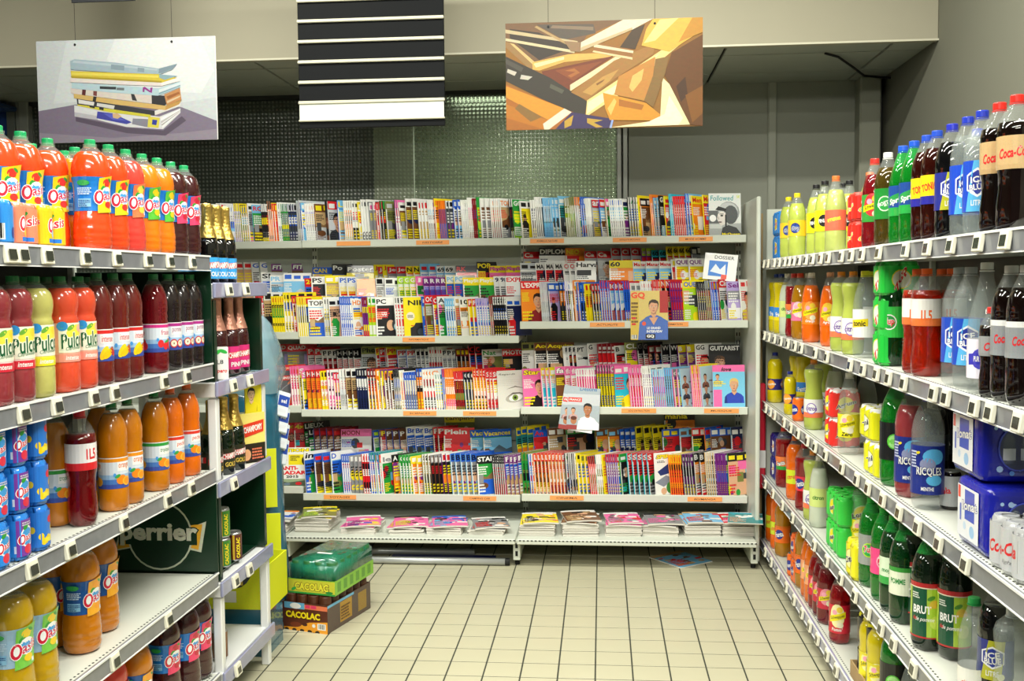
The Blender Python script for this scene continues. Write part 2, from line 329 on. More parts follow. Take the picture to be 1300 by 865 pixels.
MAGS = [
("1","""
-2.487 .0255 1 t _ w b w h s
-2.462 .0116 4 t _ w b v w b
-2.415 .0153 4 t _ w g w g h
-2.354 .0237 2 t _ w r w r e
-2.307 .0127 2 t _ w k w h h
-2.281 .0123 3 t _ w b w b s
-2.245 .0115 4 t _ y k v k a
-2.198 .0134 3 t _ y b a s t
-2.158 .0310 1 l _ w k f e p
-2.127 .0573 1 l RC s r s g k
-2.070 .0094 4 t _ w k k y w
-2.030 .0088 3 t _ k y o k u
-2.004 .0154 2 t _ r y o r y
-1.969 .0126 2 t _ w k w d e
-1.944 .0108 4 t _ h k g e y
-1.901 .0160 3 t _ h k n w d
-1.849 .0091 4 t _ h d e h d
-1.812 .0250 1 t _ s w b s w
-1.787 .0118 5 l _ w o w v h
-1.726 .0658 1 l _ u y u t h
-1.660 .0074 2 t _ k t k u k
-1.645 .0600 1 p _ r w h e d
-1.585 .0384 1 l L s y b s t
-1.547 .0121 4 t _ w u w o u
-1.498 .0197 2 t _ w k w k h
-1.459 .0180 1 t _ y w w y h
-1.441 .0172 3 p _ w k w n e
-1.389 .0213 2 p _ w p e m h
-1.346 .0123 2 t _ r w w r u
-1.322 .0168 2 t C g g k r g
-1.288 .0336 1 l _ u w a e u
-1.327 .0157 2 t G r g k g r
-1.287 .0560 1 l _ a h e a d
-1.231 .0140 2 t _ p w m r w
-1.204 .0380 1 l _ w k w u h
-1.166 .0379 2 x _ w k w u a
-1.090 .0193 3 t _ w r w r t
-1.031 .0097 4 t _ w b w n s
-.992 .0278 1 t _ y o o y o
-.964 .0089 5 l _ o t o m b
-.920 .0205 2 x _ w k e d b
-.875 .0227 2 t _ b w b w s
-.828 .0097 4 t _ w k w i h
-.789 .0107 3 t _ w p w p t
-.757 .0110 2 t _ z w z w z
-.734 .0209 1 t _ g g g l g
-.713 .0308 2 l _ w w w u k
-.651 .0114 5 l _ w o w t u
-.594 .0571 1 c TOM w o h t u
-.537 .0110 2 t _ w k k w k
-.515 .0438 1 t GOLF g w g l w
-.471 .0634 1 f _ w k w y k
-.408 .0120 2 l _ w w w n u
-.384 .0120 4 t _ w n w n k
-.334 .0096 5 l _ s w w h s
-.286 .0207 2 l _ s w w s h
-.244 .0543 1 l _ s w w q h
-.190 .0103 4 t _ a l w g h
-.149 .0195 2 x A o o h t b
-.204 .0094 3 t _ w h a w l
-.175 .0123 3 t A a l w l a
-.138 .0135 2 x A o w e t h
-.111 .0146 2 t _ b w b s r
-.082 .0074 5 t _ w k w k h
-.043 .0454 1 l ar r w e h t
.002 .0345 1 l _ r w b s w
.037 .0248 1 x _ p w t g r
.061 .0120 6 l I w b w s h
.136 .0333 1 f _ w n w g m
.169 .0148 4 f A w g k w m
.228 .0129 1 t _ y w y l y
.241 .0568 1 l _ k w o u t
.298 .0118 2 t _ o r o r r
.321 .0150 2 l _ s w e s o
.351 .0320 1 p GD k w k o s
.383 .0277 1 x _ y r w r b
.411 .0128 2 t _ c w c c q
.437 .0115 6 x _ r s r u b
.506 .0170 2 l _ s w b r w
.543 .0637 1 x Men y r w o s
.607 .0244 1 x Men y r w r b
.631 .1923 1 H Followed h q h d k
"""),
("2","""
-2.066 .0136 2 t _ r w w p y
-2.039 .0498 1 x _ w k a t k
-1.989 .0145 5 t _ y r y g k
-1.917 .0188 3 t _ y k y w d
-1.860 .0180 2 t _ r y w y u
-1.824 .0131 5 t _ y r y w k
-1.759 .0988 1 l !TOP w k s w b
-1.660 .0157 2 t _ w k w h e
-1.629 .0672 1 f _ w k k f g
-1.559 .0119 6 t PF b w w b t
-1.485 .0591 1 t HD w o w o b
-1.423 .0119 3 t _ z w m r y
-1.388 .0211 2 t _ w g l w o
-1.345 .1043 1 x PC w k w k s
-1.226 .0166 3 x RE w k w r g
-1.176 .1137 1 N NIK y k y w k
-1.060 .0176 1 t _ b w b s g
-1.043 .0484 1 l OC r w w a e
-.994 .0264 1 x OC r w m y b
-.966 .0483 1 x Ai w d e g p
-.918 .0143 4 t _ s w w b b
-.861 .0307 1 l _ w t w t u
-.830 .0503 1 t 10 w k w o w
-.780 .0240 2 t PC r w y b r
-.732 .0153 5 t A v b w b s
-.655 .0109 2 t _ z y u t r
-.633 .0138 6 t ao w k k y w
-.551 .0694 1 f _ w b w n r
-.471 .1189 1 W L'EXPRESS r w u o z
-.350 .0075 6 t _ h e h e e
-.303 .0657 1 f _ b w n v k
-.237 .0193 2 l _ b w k o k
-.199 .0118 4 x _ w b w k v
-.149 .0193 2 t _ o y o b k
-.204 .0161 3 x _ w b v w k
-.155 .0225 1 t _ o w w o o
-.133 .0157 3 t _ b s b k n
-.086 .0193 2 t _ y r y o y
-.047 .0157 3 t _ r w k r e
-.000 .0141 4 t _ r b b r t
.057 .0280 3 c IC r w b s w
.141 .0135 3 t _ r p b y w
.181 .0297 2 t _ w e w h w
.240 .0136 5 t _ w r w y y
.308 .0111 4 t N r w w k h
.353 .0285 2 x N r w o k w
.410 .0139 5 t _ r w m r p
.479 .0841 1 x OUE y b w l y
.563 .0115 4 t _ k w k u r
.610 .0094 4 t _ h y k y o
.647 .0140 3 t _ r y b s n
.689 .0439 1 x Ciao r w z w e
.734 .0762 1 t Select v m v e w
.810 .0417 1 p _ w r w r f
"""),
("3","""
-1.986 .1022 1 S SEXE r w e o k
-1.884 .0174 3 t _ p r p w e
-1.832 .0277 2 t S p w y b g
-1.776 .0301 3 x HO r w k o r
-1.686 .0197 2 t _ y k y w y
-1.646 .0203 2 t _ w k p k w
-1.606 .0169 2 t IS r w p b k
-1.572 .0095 4 t _ w e h k w
-1.534 .0337 2 l _ w k u t w
-1.467 .0162 4 t _ k w n k w
-1.402 .0201 3 x _ z w k o w
-1.341 .0223 1 t _ o o o w o
-1.319 .0230 3 l _ m y u k t
-1.346 .0223 1 t _ o w o o w
-1.324 .0156 2 t _ y m y m t
-1.293 .0175 3 l _ o k u k t
-1.240 .0103 4 t _ k w k w b
-1.199 .0133 2 t _ w o i o t
-1.172 .0142 5 l _ b w w i e
-1.101 .0177 2 x _ b w u o k
-1.063 .0185 4 t Ch w o w r k
-.989 .0147 3 t _ w q w s e
-.944 .0099 2 t _ r w b r y
-.925 .0110 5 t _ o r w o p
-.869 .0095 6 t _ r w w k g
-.812 .0183 3 x e k w n d w
-.757 .0192 4 t Sc r w o k w
-.681 .0212 3 t SCIENCE r w w e r
-.615 .1287 1 E Regards w k w h g
-.464 .1087 1 P Star p y w p k
-.350 .0264 3 x _ y w p c w
-.269 .0864 1 P fan p w h u p
-.207 .0345 2 x fan p w p w k
-.138 .0140 8 x _ w p w p u
-.022 .0166 6 f OF p w k y p
.078 .0909 1 P _ p w u c y
.169 .0154 5 x _ p w p r k
.246 .0123 5 f _ w k w m p
.308 .0115 6 f _ w p s p k
.377 .0125 4 x _ s p s e k
.427 .0212 2 x d e w p m e
.469 .0613 1 F di s y s u k
.530 .0110 5 x d y o p o y
.585 .0611 1 F POKORA v w v k m
.646 .1764 1 B love y r p c b
"""),
("4","""
-1.975 .1710 1 A RADARS y k w r g
-1.799 .0625 1 f in w k w b g
-1.736 .0510 2 l _ b r b u y
-1.634 .0678 1 l D w b s b g
-1.566 .0127 4 t D b w w s r
-1.516 .0252 3 x _ e w w e y
-1.440 .0150 3 t _ w r r w k
-1.395 .0148 5 t _ q w b w o
-1.321 .0627 1 x _ w g w g u
-1.355 .0202 2 t _ r w g w k
-1.315 .0605 1 x le w e w g r
-1.254 .0447 1 x A k w k o y
-1.210 .0181 4 t G g w g g q
-1.137 .0318 2 x _ y w y o r
-1.070 .0167 3 l ar w k a t g
-1.020 .0229 3 x _ e w u k d
-.951 .0266 2 x _ w r m k w
-.898 .0309 5 x B b k s e k
-.743 .0991 1 l STAR k w k g b
-.644 .0124 6 l STAR k w w e r
-.570 .0252 4 l F m w w b t
-.469 .0208 2 t _ a g g k a
-.427 .0142 2 x _ w s b r w
-.399 .0221 4 x LL r w o u p
-.311 .0207 5 x FF r w o t w
-.207 .0130 5 x _ w g k w r
-.142 .0260 1 t _ y k y y y
-.210 .0168 4 x _ w r k w r
-.138 .0224 3 t _ y a y y a
-.069 .0113 4 t _ k g r g w
-.024 .0119 3 t _ w h w h a
.012 .0226 1 t _ y o y y y
.034 .0126 6 x _ r w m b y
.114 .0451 1 x _ g w g k w
.159 .0296 5 c S r w c r g
.312 .0907 1 C SPIROU w y w n g
.403 .0128 6 t _ y r o r k
.480 .0165 4 x _ m w k m y
.546 .0339 2 l B k w k o r
.613 .0123 5 x _ w k t k s
.675 .0109 6 t _ m w m b r
.740 .1022 1 x _ k y g f a
"""),
("2b","""
-2.116 .0526 1 t SI w k w b r
-2.064 .0816 1 t PR w s s w h
-1.982 .1569 1 l _ w b w s h
-1.825 .0348 1 t 24 r y r y b
-1.790 .0868 1 x PS w k h k w
-1.704 .0923 1 l _ y w a t w
-1.611 .0518 2 t PS w b w c r
-1.508 .2280 1 x Design o o d o w
-1.379 .0458 1 l _ w k e w o
-1.327 .0857 1 t _ w k h w w
-1.241 .0380 3 t G l w w g w
-1.127 .0477 1 x j p w w p p
-1.080 .0349 4 t RF m w m w v
-.940 .0508 2 l PC w s y b g
-.839 .0984 2 l PlayStation y w y g b
-.642 .0325 2 t 98 w n w k h
-.577 .0805 1 t EXPRESS w r w h w
-.485 .1003 1 t _ h k w h e
-.385 .0555 3 x MA w k w r k
-.218 .0347 3 t CC w r w r k
-.155 .2040 1 t Harvard w k w k h
.049 .1481 1 x 60 y k y o w
.198 .0782 3 x Management w r w s b
.432 .0163 1 x _ w y w r s
.449 .0813 2 x QUE w m w y m
"""),
("2c","""
-2.319 .0525 2 x _ w r h f u
-2.214 .0595 2 t GI w b w k r
-2.089 .1332 2 P FITNESS m w p u k
-1.813 .1201 1 x CAN b y r y b
-1.687 .0880 1 p Po k w k w d
-1.599 .1870 1 x Poster k w k y d
-1.412 .0547 2 p Jeux y r y k r
-1.386 .0593 3 p Jeu r w e k r
-1.208 .0446 2 t N1 y k o w y
-1.119 .0520 2 l _ s r s w h
-1.015 .0518 2 t 69 w k s k w
-.905 .1377 1 x RK k r d r w
-.768 .0801 1 t POP k y k l y
-.688 .1026 2 P PlayStation y p r p y
-.473 .0874 1 p Ca r w h r e
-.383 .1662 1 c DIPLOM k w k w k
-.214 .0980 1 x NEO o y o r o
-.095 .0786 1 p Ca r w h r e
-.017 .0896 1 p Ca r w h r e
.073 .0614 3 p Ci r w h r e
.257 .0306 2 t _ l w m r w
.318 .0444 2 t 60 c k k y r
.407 .0373 4 t 60 y k y r k
.556 .0606 1 x _ k w k e k
"""),
("3b","""
-2.094 .1287 2 x QUAD r w d e v
-1.820 .0466 2 t Pr r w w m h
-1.726 .0310 3 t Pr w k w k h
-1.634 .0347 4 t H k w k b w
-1.483 .1210 1 p Pho a k h r w
-1.362 .0368 2 t PF r w h f r
-1.388 .0689 2 x PP y r h r o
-1.250 .0573 2 l PP w r b w b
-1.136 .0266 3 t _ w k e h k
-1.056 .0171 5 t _ w r w e r
-.970 .0284 3 t PP w k w k h
-.885 .0265 3 t _ z y k o k
-.806 .0396 2 t C k r r w k
-.726 .1241 1 x Nat w g h a w
-.602 .1012 1 x PHOTO r w h k y
-.484 .0785 1 x _ a k k w a
-.406 .0754 2 x Acquire u y t k e
-.222 .0261 4 t PI w k w k g
-.213 .0695 2 t PT w k w k e
-.074 .0609 1 t G w k w e k
-.013 .0263 4 t _ z w w r w
.092 .0551 1 t B w k w t k
.147 .0771 1 x CLI a w l y w
.224 .0357 2 t G k e k r k
.295 .0384 2 x _ z w z k w
.372 .0492 2 x VV k w h k e
.470 .0491 2 t B y w m e w
.568 .0761 1 p GG w k w e k
.645 .2004 1 p GUITARIST k w k a z
"""),
("4b","""
-2.001 .0705 2 x 4x4 r y w r d
-1.860 .0351 2 t LIEUX k w k g d
-1.790 .0409 4 x _ z r b u b
-1.627 .2148 1 x MOON p z p w r
-1.412 .0405 1 t _ b l w g l
-1.371 .0739 1 x P z y b r g
-1.374 .0433 4 x P u w b u r
-1.201 .0555 3 l Bret w b w b s
-1.035 .0286 2 x Pl r w u r y
-.977 .1711 1 x Plein r w b r g
-.806 .0795 2 l Vacances b y g s b
-.517 .0338 3 t _ y b q y o
-.413 .0877 1 x An b r s r w
-.326 .0897 1 x _ u w u t k
-.214 .0939 1 x _ g w g k u
-.032 .0750 2 x _ u s y o b
.118 .0314 3 x _ b w n b w
.212 .0533 3 f _ y k a y u
.372 .1044 1 x _ b y b r g
.476 .0712 1 l _ s u s z e
.547 .0820 1 x _ r w g k l
.629 .0327 1 x _ b r o b r
.662 .1198 1 x _ b w f u e
.782 .0869 1 x _ n w s n t
"""),
("4c","""
-.989 .1742 1 x camping y u y a r
.384 .1676 1 x mania k y k o y
"""),
]
# ================================================================== THE SETTING
M_TILE = P('floor_tile_ceramic', 'bdb99e', .42, noise=.10, nscale=7, coat=.15)
M_GROUT = P('floor_grout', '3d4036', .9, noise=.2, nscale=30)
M_WALL = P('painted_wall_grey', '7a7a6c', .8, noise=.06, nscale=2)
M_SOFFIT = P('painted_soffit_cream', 'aba692', .75, noise=.05, nscale=2)
M_PANEL = P('grey_partition', '95988b', .7, noise=.07, nscale=2)
M_CEIL = P('ceiling_tile_grey', 'a3a79a', .85, noise=.08, nscale=9, bump=.15, bscale=160)
M_ALU = P('aluminium_frame', 'a5a8a0', .4, metal=.3, noise=.12, nscale=9)
T, TX, TY = .15268, -.0323, 4.0091
NX0, NX1, NY0, NY1 = -10, 7, -4, 13           # tiles big enough to be picked apart, kept under 300
floor = box('floor', -7, 2.2, -4.2, 7.0, -.06, -.0014, M_GROUT, kind='structure')
def tile_mesh():
    bm = bmesh.new(); g = .0032
    bx(bm, g, T-g, g, T-g, -.012, 0, .0008)
    return mesh_of(bm, 'floor_tile')
tm = tile_mesh(); tm.materials.append(M_TILE)
for ix in range(NX0, NX1):
    for iy in range(NY0, NY1):
        mobj('floor_tile', tm, None, floor, (TX+ix*T, TY+iy*T, 0))
bm = bmesh.new()
for ix in range(-20, 13):
    for iy in range(-12, 19):
        if NX0 <= ix < NX1 and NY0 <= iy < NY1: continue
        x, y = TX+ix*T, TY+iy*T
        bx(bm, x+.0032, x+T-.0032, y+.0032, y+T-.0032, -.012, 0)
mobj('floor_tile', mesh_of(bm), M_TILE, floor)['kind'] = 'stuff'
box('wall_right', 1.785, 1.9, -4.2, 6.85, -.06, 4.1, M_WALL, kind='structure')
ceil = box('ceiling', -7, 1.785, -4.2, 5.62, 4.0, 4.1, M_CEIL, kind='structure')
box('wall_left', -7.1, -7.0, -4.2, 6.85, -.06, 4.1, M_WALL, kind='structure')
sof = box('trim_1', -7, 1.785, 5.62, 5.66, 2.862, 4.1, M_SOFFIT, kind='structure', bev=.004)
box('trim_2', -7, 1.785, 5.612, 5.62, 2.862, 2.872, P('soffit_edge_trim', 'd6d2bd', .5, noise=.05), sof)
# suspended ceiling under the bulkhead: each tile its own part on dark carrier strips
c2 = box('ceiling_2', -7, 1.785, 5.66, 6.7, 2.885, 2.93, M_DARK, kind='structure')
xs = [1.785, 1.565, .68, -.2, -1.08, -1.96, -2.84, -3.72, -4.6]
ys = [5.662, 5.862, 6.372, 6.7]
for a, b in zip(xs, xs[1:]):
    for c, d in zip(ys, ys[1:]):
        box('ceiling_tile', b+.008, a-.008, c+.012, d-.012, 2.866, 2.885, M_CEIL, c2, bev=.003)
# back wall: plain partition with battens, then patterned glazing
wb = box('wall_back', .10, 1.9, 6.78, 6.85, -.06, 3.0, M_PANEL, kind='structure')
M_ROOM = P('back_room_paint', 'a8ad9c', .8, noise=.1, nscale=2)
wb2 = box('wall_back_room', -7, .2, 8.0, 8.08, -.06, 3.4, M_ROOM, kind='structure')
box('wall_segment', .10, .17, 6.86, 8.0, 0, 3.4, M_ROOM, wb2)
box('wall_segment', -4.06, -4.0, 6.80, 8.0, 0, 3.4, M_ROOM, wb2)
box('ceiling_segment', -4.0, .10, 6.86, 8.0, 3.0, 3.06, M_ROOM, wb2)
box('floor_segment', -4.0, .10, 7.0, 8.0, -.05, 0, M_ROOM, wb2)
box('header_segment', -4.0, .10, 6.79, 6.86, 2.885, 3.0, M_ROOM, wb2)
area('back_room_lamp', (-.62, 7.35, 2.93), .9, .2, 75, (0, 0, 0), (.92, 1, .86))
for a, b in ((.18, 1.07), (1.125, 1.64)):
    box('partition_panel', a, b, 6.70, 6.78, 0, 2.884, M_PANEL, wb)
box('batten', 1.07, 1.125, 6.675, 6.78, 0, 2.884, P('batten_paint', 'a3a698', .6, noise=.05), wb, bev=.008)
box('trim_3', 1.615, 1.745, 6.56, 6.70, 0, 2.866, P('column_paint', '9a9c8c', .7, noise=.06, nscale=3), None, bev=.01, kind='structure')
box('trim_4', 1.745, 1.785, 6.68, 6.78, 0, 2.884, M_DARK, None, kind='structure')

def glass_mat(name, dark, light, strength, trn=.35):
    m = P(name, dark, .16, coat=.5, trans=trn)
    nt = m.node_tree; b = nt.nodes['Principled BSDF']; L = nt.links.new
    tc = nt.nodes.new('ShaderNodeTexCoord'); sp = nt.nodes.new('ShaderNodeSeparateXYZ'); L(tc.outputs['Object'], sp.inputs[0])
    outs = []
    for ax in ('X', 'Z'):
        mu = nt.nodes.new('ShaderNodeMath'); mu.operation = 'MULTIPLY'; mu.inputs[1].default_value = 2*PI/.0262; L(sp.outputs[ax], mu.inputs[0])
        si = nt.nodes.new('ShaderNodeMath'); si.operation = 'COSINE'; L(mu.outputs[0], si.inputs[0])
        ad = nt.nodes.new('ShaderNodeMath'); ad.operation = 'MULTIPLY_ADD'; ad.inputs[1].default_value = .5; ad.inputs[2].default_value = .5; L(si.outputs[0], ad.inputs[0])
        outs.append(ad)
    pr = nt.nodes.new('ShaderNodeMath'); pr.operation = 'MULTIPLY'; L(outs[0].outputs[0], pr.inputs[0]); L(outs[1].outputs[0], pr.inputs[1])
    bp = nt.nodes.new('ShaderNodeBump'); bp.inputs['Strength'].default_value = strength; bp.inputs['Distance'].default_value = .004
    L(pr.outputs[0], bp.inputs['Height']); L(bp.outputs['Normal'], b.inputs['Normal']); L(bp.outputs['Normal'], b.inputs['Coat Normal'])
    mx = nt.nodes.new('ShaderNodeMix'); mx.data_type = 'RGBA'; mx.inputs['A'].default_value = C(dark); mx.inputs['B'].default_value = C(light)  # cell centres lighter: dotted highlights of the embossing put into the colour
    L(pr.outputs[0], mx.inputs['Factor']); L(mx.outputs['Result'], b.inputs['Base Color'])
    return m
G1 = glass_mat('embossed_glass_dark', '4a5149', '7f8679', .7, .3)
G2 = glass_mat('embossed_glass_lit', '8d9882', 'c8d2b8', .9, .6)  # same embossed glass, with the brightness of its lit part put into the colour
G3 = glass_mat('embossed_glass_over_column', 'a3aa94', 'c8cfb8', .6, .6)
win = box('window_1', -3.965, -3.90, 6.66, 6.78, 0, 2.884, M_ALU, kind='structure', bev=.004)
box('window_frame', .103, .132, 6.66, 6.78, 0, 2.884, M_ALU, win, bev=.003)
box('window_frame', .142, .172, 6.67, 6.78, 0, 2.884, M_ALU, win, bev=.003)
box('window_frame', -3.998, -3.97, 6.68, 6.78, 0, 2.884, M_ALU, win, bev=.004)
box('window_frame', -3.90, .103, 6.68, 6.78, 2.84, 2.884, P('frame_shadow_gap', '2b2e2b', .6, noise=.1), win)  # dark head strip painted as the shadow gap above the panes
box('glass_pane', -3.90, -2.285, 6.72, 6.74, 0, 2.84, G1, win)
box('glass_pane', -2.28, -1.515, 6.722, 6.742, 0, 2.84, G1, win)
box('glass_pane', -1.513, -1.245, 6.715, 6.735, 0, 2.84, G3, win)
box('glass_pane', -1.24, .103, 6.72, 6.74, 0, 2.84, G2, win)
bm = lathe([(.012, 0), (.012, .008), (.006, .012)], 10); fx = mobj('fixing_bolt', mesh_of(bm), M_DARK, win, (-1.476, 6.715, 2.66)); fx.rotation_euler = (R(90), 0, 0)
d1 = box('door_1', -5.2, -4.06, 6.70, 6.78, 0, 2.884, P('blue_shutter', '24488f', .5, noise=.2, nscale=3), kind='structure')
M_BL = P('blue_shutter_dark', '1c2a3d', .5, noise=.2)
M_YE = P('yellow_shutter_band', 'd8c531', .5, noise=.1)
for z0, z1, m in ((2.93, 2.96, M_BL), (2.60, 2.65, M_BL), (2.42, 2.46, M_BL), (2.34, 2.40, M_YE), (2.1, 2.15, M_BL)):
    box('shutter_band', -5.2, -4.06, 6.685, 6.70, z0, z1, m, d1)
box('shutter_guide', -4.06, -4.0, 6.67, 6.78, 0, 2.884, P('guide_metal', '71766f', .5, noise=.2), d1, bev=.004)
bm = bmesh.new(); bx(bm, -4.9, -3.98, 6.35, 6.68, 2.80, 2.835, .01)
hd = mobj('hood', mesh_of(bm), P('blue_hood', '27406b', .35, noise=.2), d1)
# cable out of the ceiling
tag(mobj('cable', mesh_of(tube_along([(1.25, 5.87, 2.866), (1.33, 5.9, 2.85), (1.46, 6.12, 2.838), (1.60, 6.41, 2.84), (1.735, 6.53, 2.85), (1.782, 6.5, 2.84)], .007), smooth=True), M_DARK),
    'thin black cable hanging out of the ceiling beside the square column', 'cable')

# ================================================================== HANGING BOARDS
def board(name, x0, x1, z0, z1, y, art, label, edge='d8d8d2', wires=True, rx=0):
    t = empty(name, ((x0+x1)/2, y, z0), 0, label, 'sign')
    w, h = x1-x0, z1-z0
    o = box('panel', -w/2, w/2, 0, .008, 0, h, P(name+'_edge', edge, .5, noise=.05), t, bev=.0015)
    if art: mobj('board_print', art.mesh(on_plane((-w/2, 0, 0), (1, 0, 0), (0, 0, 1), (0, -1, 0)), clip=(0, 0, w, h)), M_SIGN, t)
    if wires:
        for sx in (-.28*w*1.0, .26*w):
            mobj('hanging_wire', mesh_of(tube_along([(sx, .004, h-.012), (sx, .004, 3.998-z0)], .0012, 5)), M_DARK, t)
            bm = lathe([(.006, 0), (.006, .004)], 10); e = mobj('eyelet', mesh_of(bm), M_DARK, t, (sx, .001, h-.022)); e.rotation_euler = (R(90), 0, 0)
    return t
def crop_art(x0, x1, y0, y1, w, h, polys):
    A = Art()
    for col, *pts in polys:
        A.poly([((x-x0)/(x1-x0)*w, (y1-y)/(y1-y0)*h) for x, y in pts], col)
    return A
w1, h1 = .94, .515
S1 = crop_art(160, 967, 150, 607, w1, h1, [
 ('cfd5d8', (160,150),(967,150),(967,607),(160,607)),
 ('d9dfe1', (300,150),(967,150),(967,420),(810,440),(420,420),(230,430)),
 ('e6eaea', (520,150),(900,150),(960,300),(900,400),(600,380),(480,240)),
 ('b9bfc6', (160,470),(330,435),(810,460),(967,530),(967,607),(160,607)),
 ('81758a', (160,462),(330,437),(810,460),(967,525),(967,607),(160,607)),
 ('938999', (160,560),(500,590),(800,575),(967,560),(967,607),(160,607)),
 ('5b4f62', (330,492),(560,545),(725,562),(810,500),(830,520),(735,585),(560,570),(330,512)),
 ('e2e2e4', (325,440),(500,470),(710,500),(805,465),(805,485),(725,556),(560,542),(430,508),(325,490)),
 ('c4c2c8', (325,470),(430,490),(430,508),(325,490)),
 ('3f43a5', (430,470),(500,480),(585,522),(560,530),(425,500)), ('5a62c8', (455,478),(500,484),(560,515),(500,508)),
 ('d9b58a', (498,482),(520,480),(540,495),(520,505),(500,500)),
 ('8b8b99', (590,505),(660,510),(665,548),(585,530)),
 ('e3d44e', (660,498),(712,505),(705,550),(655,545)), ('2a3aa0', (678,512),(700,515),(695,538),(675,534)),
 ('fbfbfb', (715,505),(805,468),(804,482),(722,553)), ('c9c6c2', (716,520),(805,472),(804,476),(718,530)), ('b2aeae', (718,535),(804,478),(804,480),(720,541)),
 ('d6cc3c', (340,428),(500,458),(672,490),(668,502),(480,474),(340,442)), ('1f1f22', (395,440),(420,446),(418,456),(395,450)), ('1f1f22', (440,450),(460,454),(458,466),(438,461)),
 ('34343a', (338,410),(425,425),(692,474),(690,494),(500,462),(340,436)), ('e6e3df', (345,414),(418,428),(414,444),(346,432)), ('dcdad6', (430,432),(510,446),(505,462),(428,446)),
 ('e9e5e0', (690,474),(806,440),(806,455),(690,494)),
 ('d9b56c', (325,388),(520,420),(740,452),(738,472),(520,442),(325,408)), ('2b2622', (415,400),(430,402),(424,428),(410,424)), ('c79a4e', (740,452),(812,430),(800,448),(738,472)),
 ('ded3c9', (312,362),(500,382),(680,402),(680,442),(500,415),(312,386)), ('5c1f22', (365,370),(382,372),(378,398),(362,394)), ('7c3f3c', (415,378),(432,380),(430,402),(414,398)),
 ('2b2b30', (585,395),(600,398),(612,428),(590,424)), ('29282c', (678,403),(740,408),(765,425),(735,452),(678,442)),
 ('c98c52', (735,402),(806,375),(812,428),(745,452)), ('a5622e', (745,412),(800,392),(805,400),(750,425)), ('e5c8a0', (745,432),(808,408),(808,414),(748,442)),
 ('b9d3dc', (318,338),(520,356),(712,374),(808,345),(808,372),(708,407),(500,388),(318,364)), ('303438', (445,358),(520,363),(518,375),(445,370)), ('6d7478', (522,366),(556,368),(555,380),(520,377)),
 ('97308f', (640,368),(650,366),(672,384),(674,370),(684,370),(680,394),(668,390),(648,376),(646,390),(638,388)),
 ('dfe9ec', (712,380),(808,350),(808,362),(712,394)), ('86a7b4', (712,394),(808,362),(808,366),(710,402)),
 ('e9dfda', (312,314),(520,334),(722,348),(722,365),(520,352),(312,336)), ('f4efea', (722,348),(800,330),(805,345),(722,365)),
 ('d8c23a', (315,286),(520,300),(715,312),(795,330),(725,350),(520,334),(318,318)), ('efdc5a', (318,292),(520,305),(712,318),(712,328),(520,316),(318,304)), ('b29c22', (315,310),(520,325),(725,342),(725,350),(520,334),(318,318)),
 ('8fb0ba', (715,312),(797,322),(740,338),(716,328)),
 ('a3b9c4', (315,242),(335,235),(520,255),(715,287),(797,268),(775,293),(720,312),(520,300),(316,280)), ('bccdd5', (330,240),(520,262),(710,290),(705,296),(520,272),(325,250)),
 ('8298a4', (716,287),(797,268),(776,290),(730,306),(712,308)), ('8ba0ab', (500,262),(560,270),(558,292),(498,284)), ('8ba0ab', (620,280),(650,284),(648,302),(618,298))])
board('hanging_photo_board', -2.868, -1.926, 2.338, 2.853, 5.0, S1, 'hanging photo board picturing a pile of folded newspapers on a dark table')
w3, h3 = .953, .517
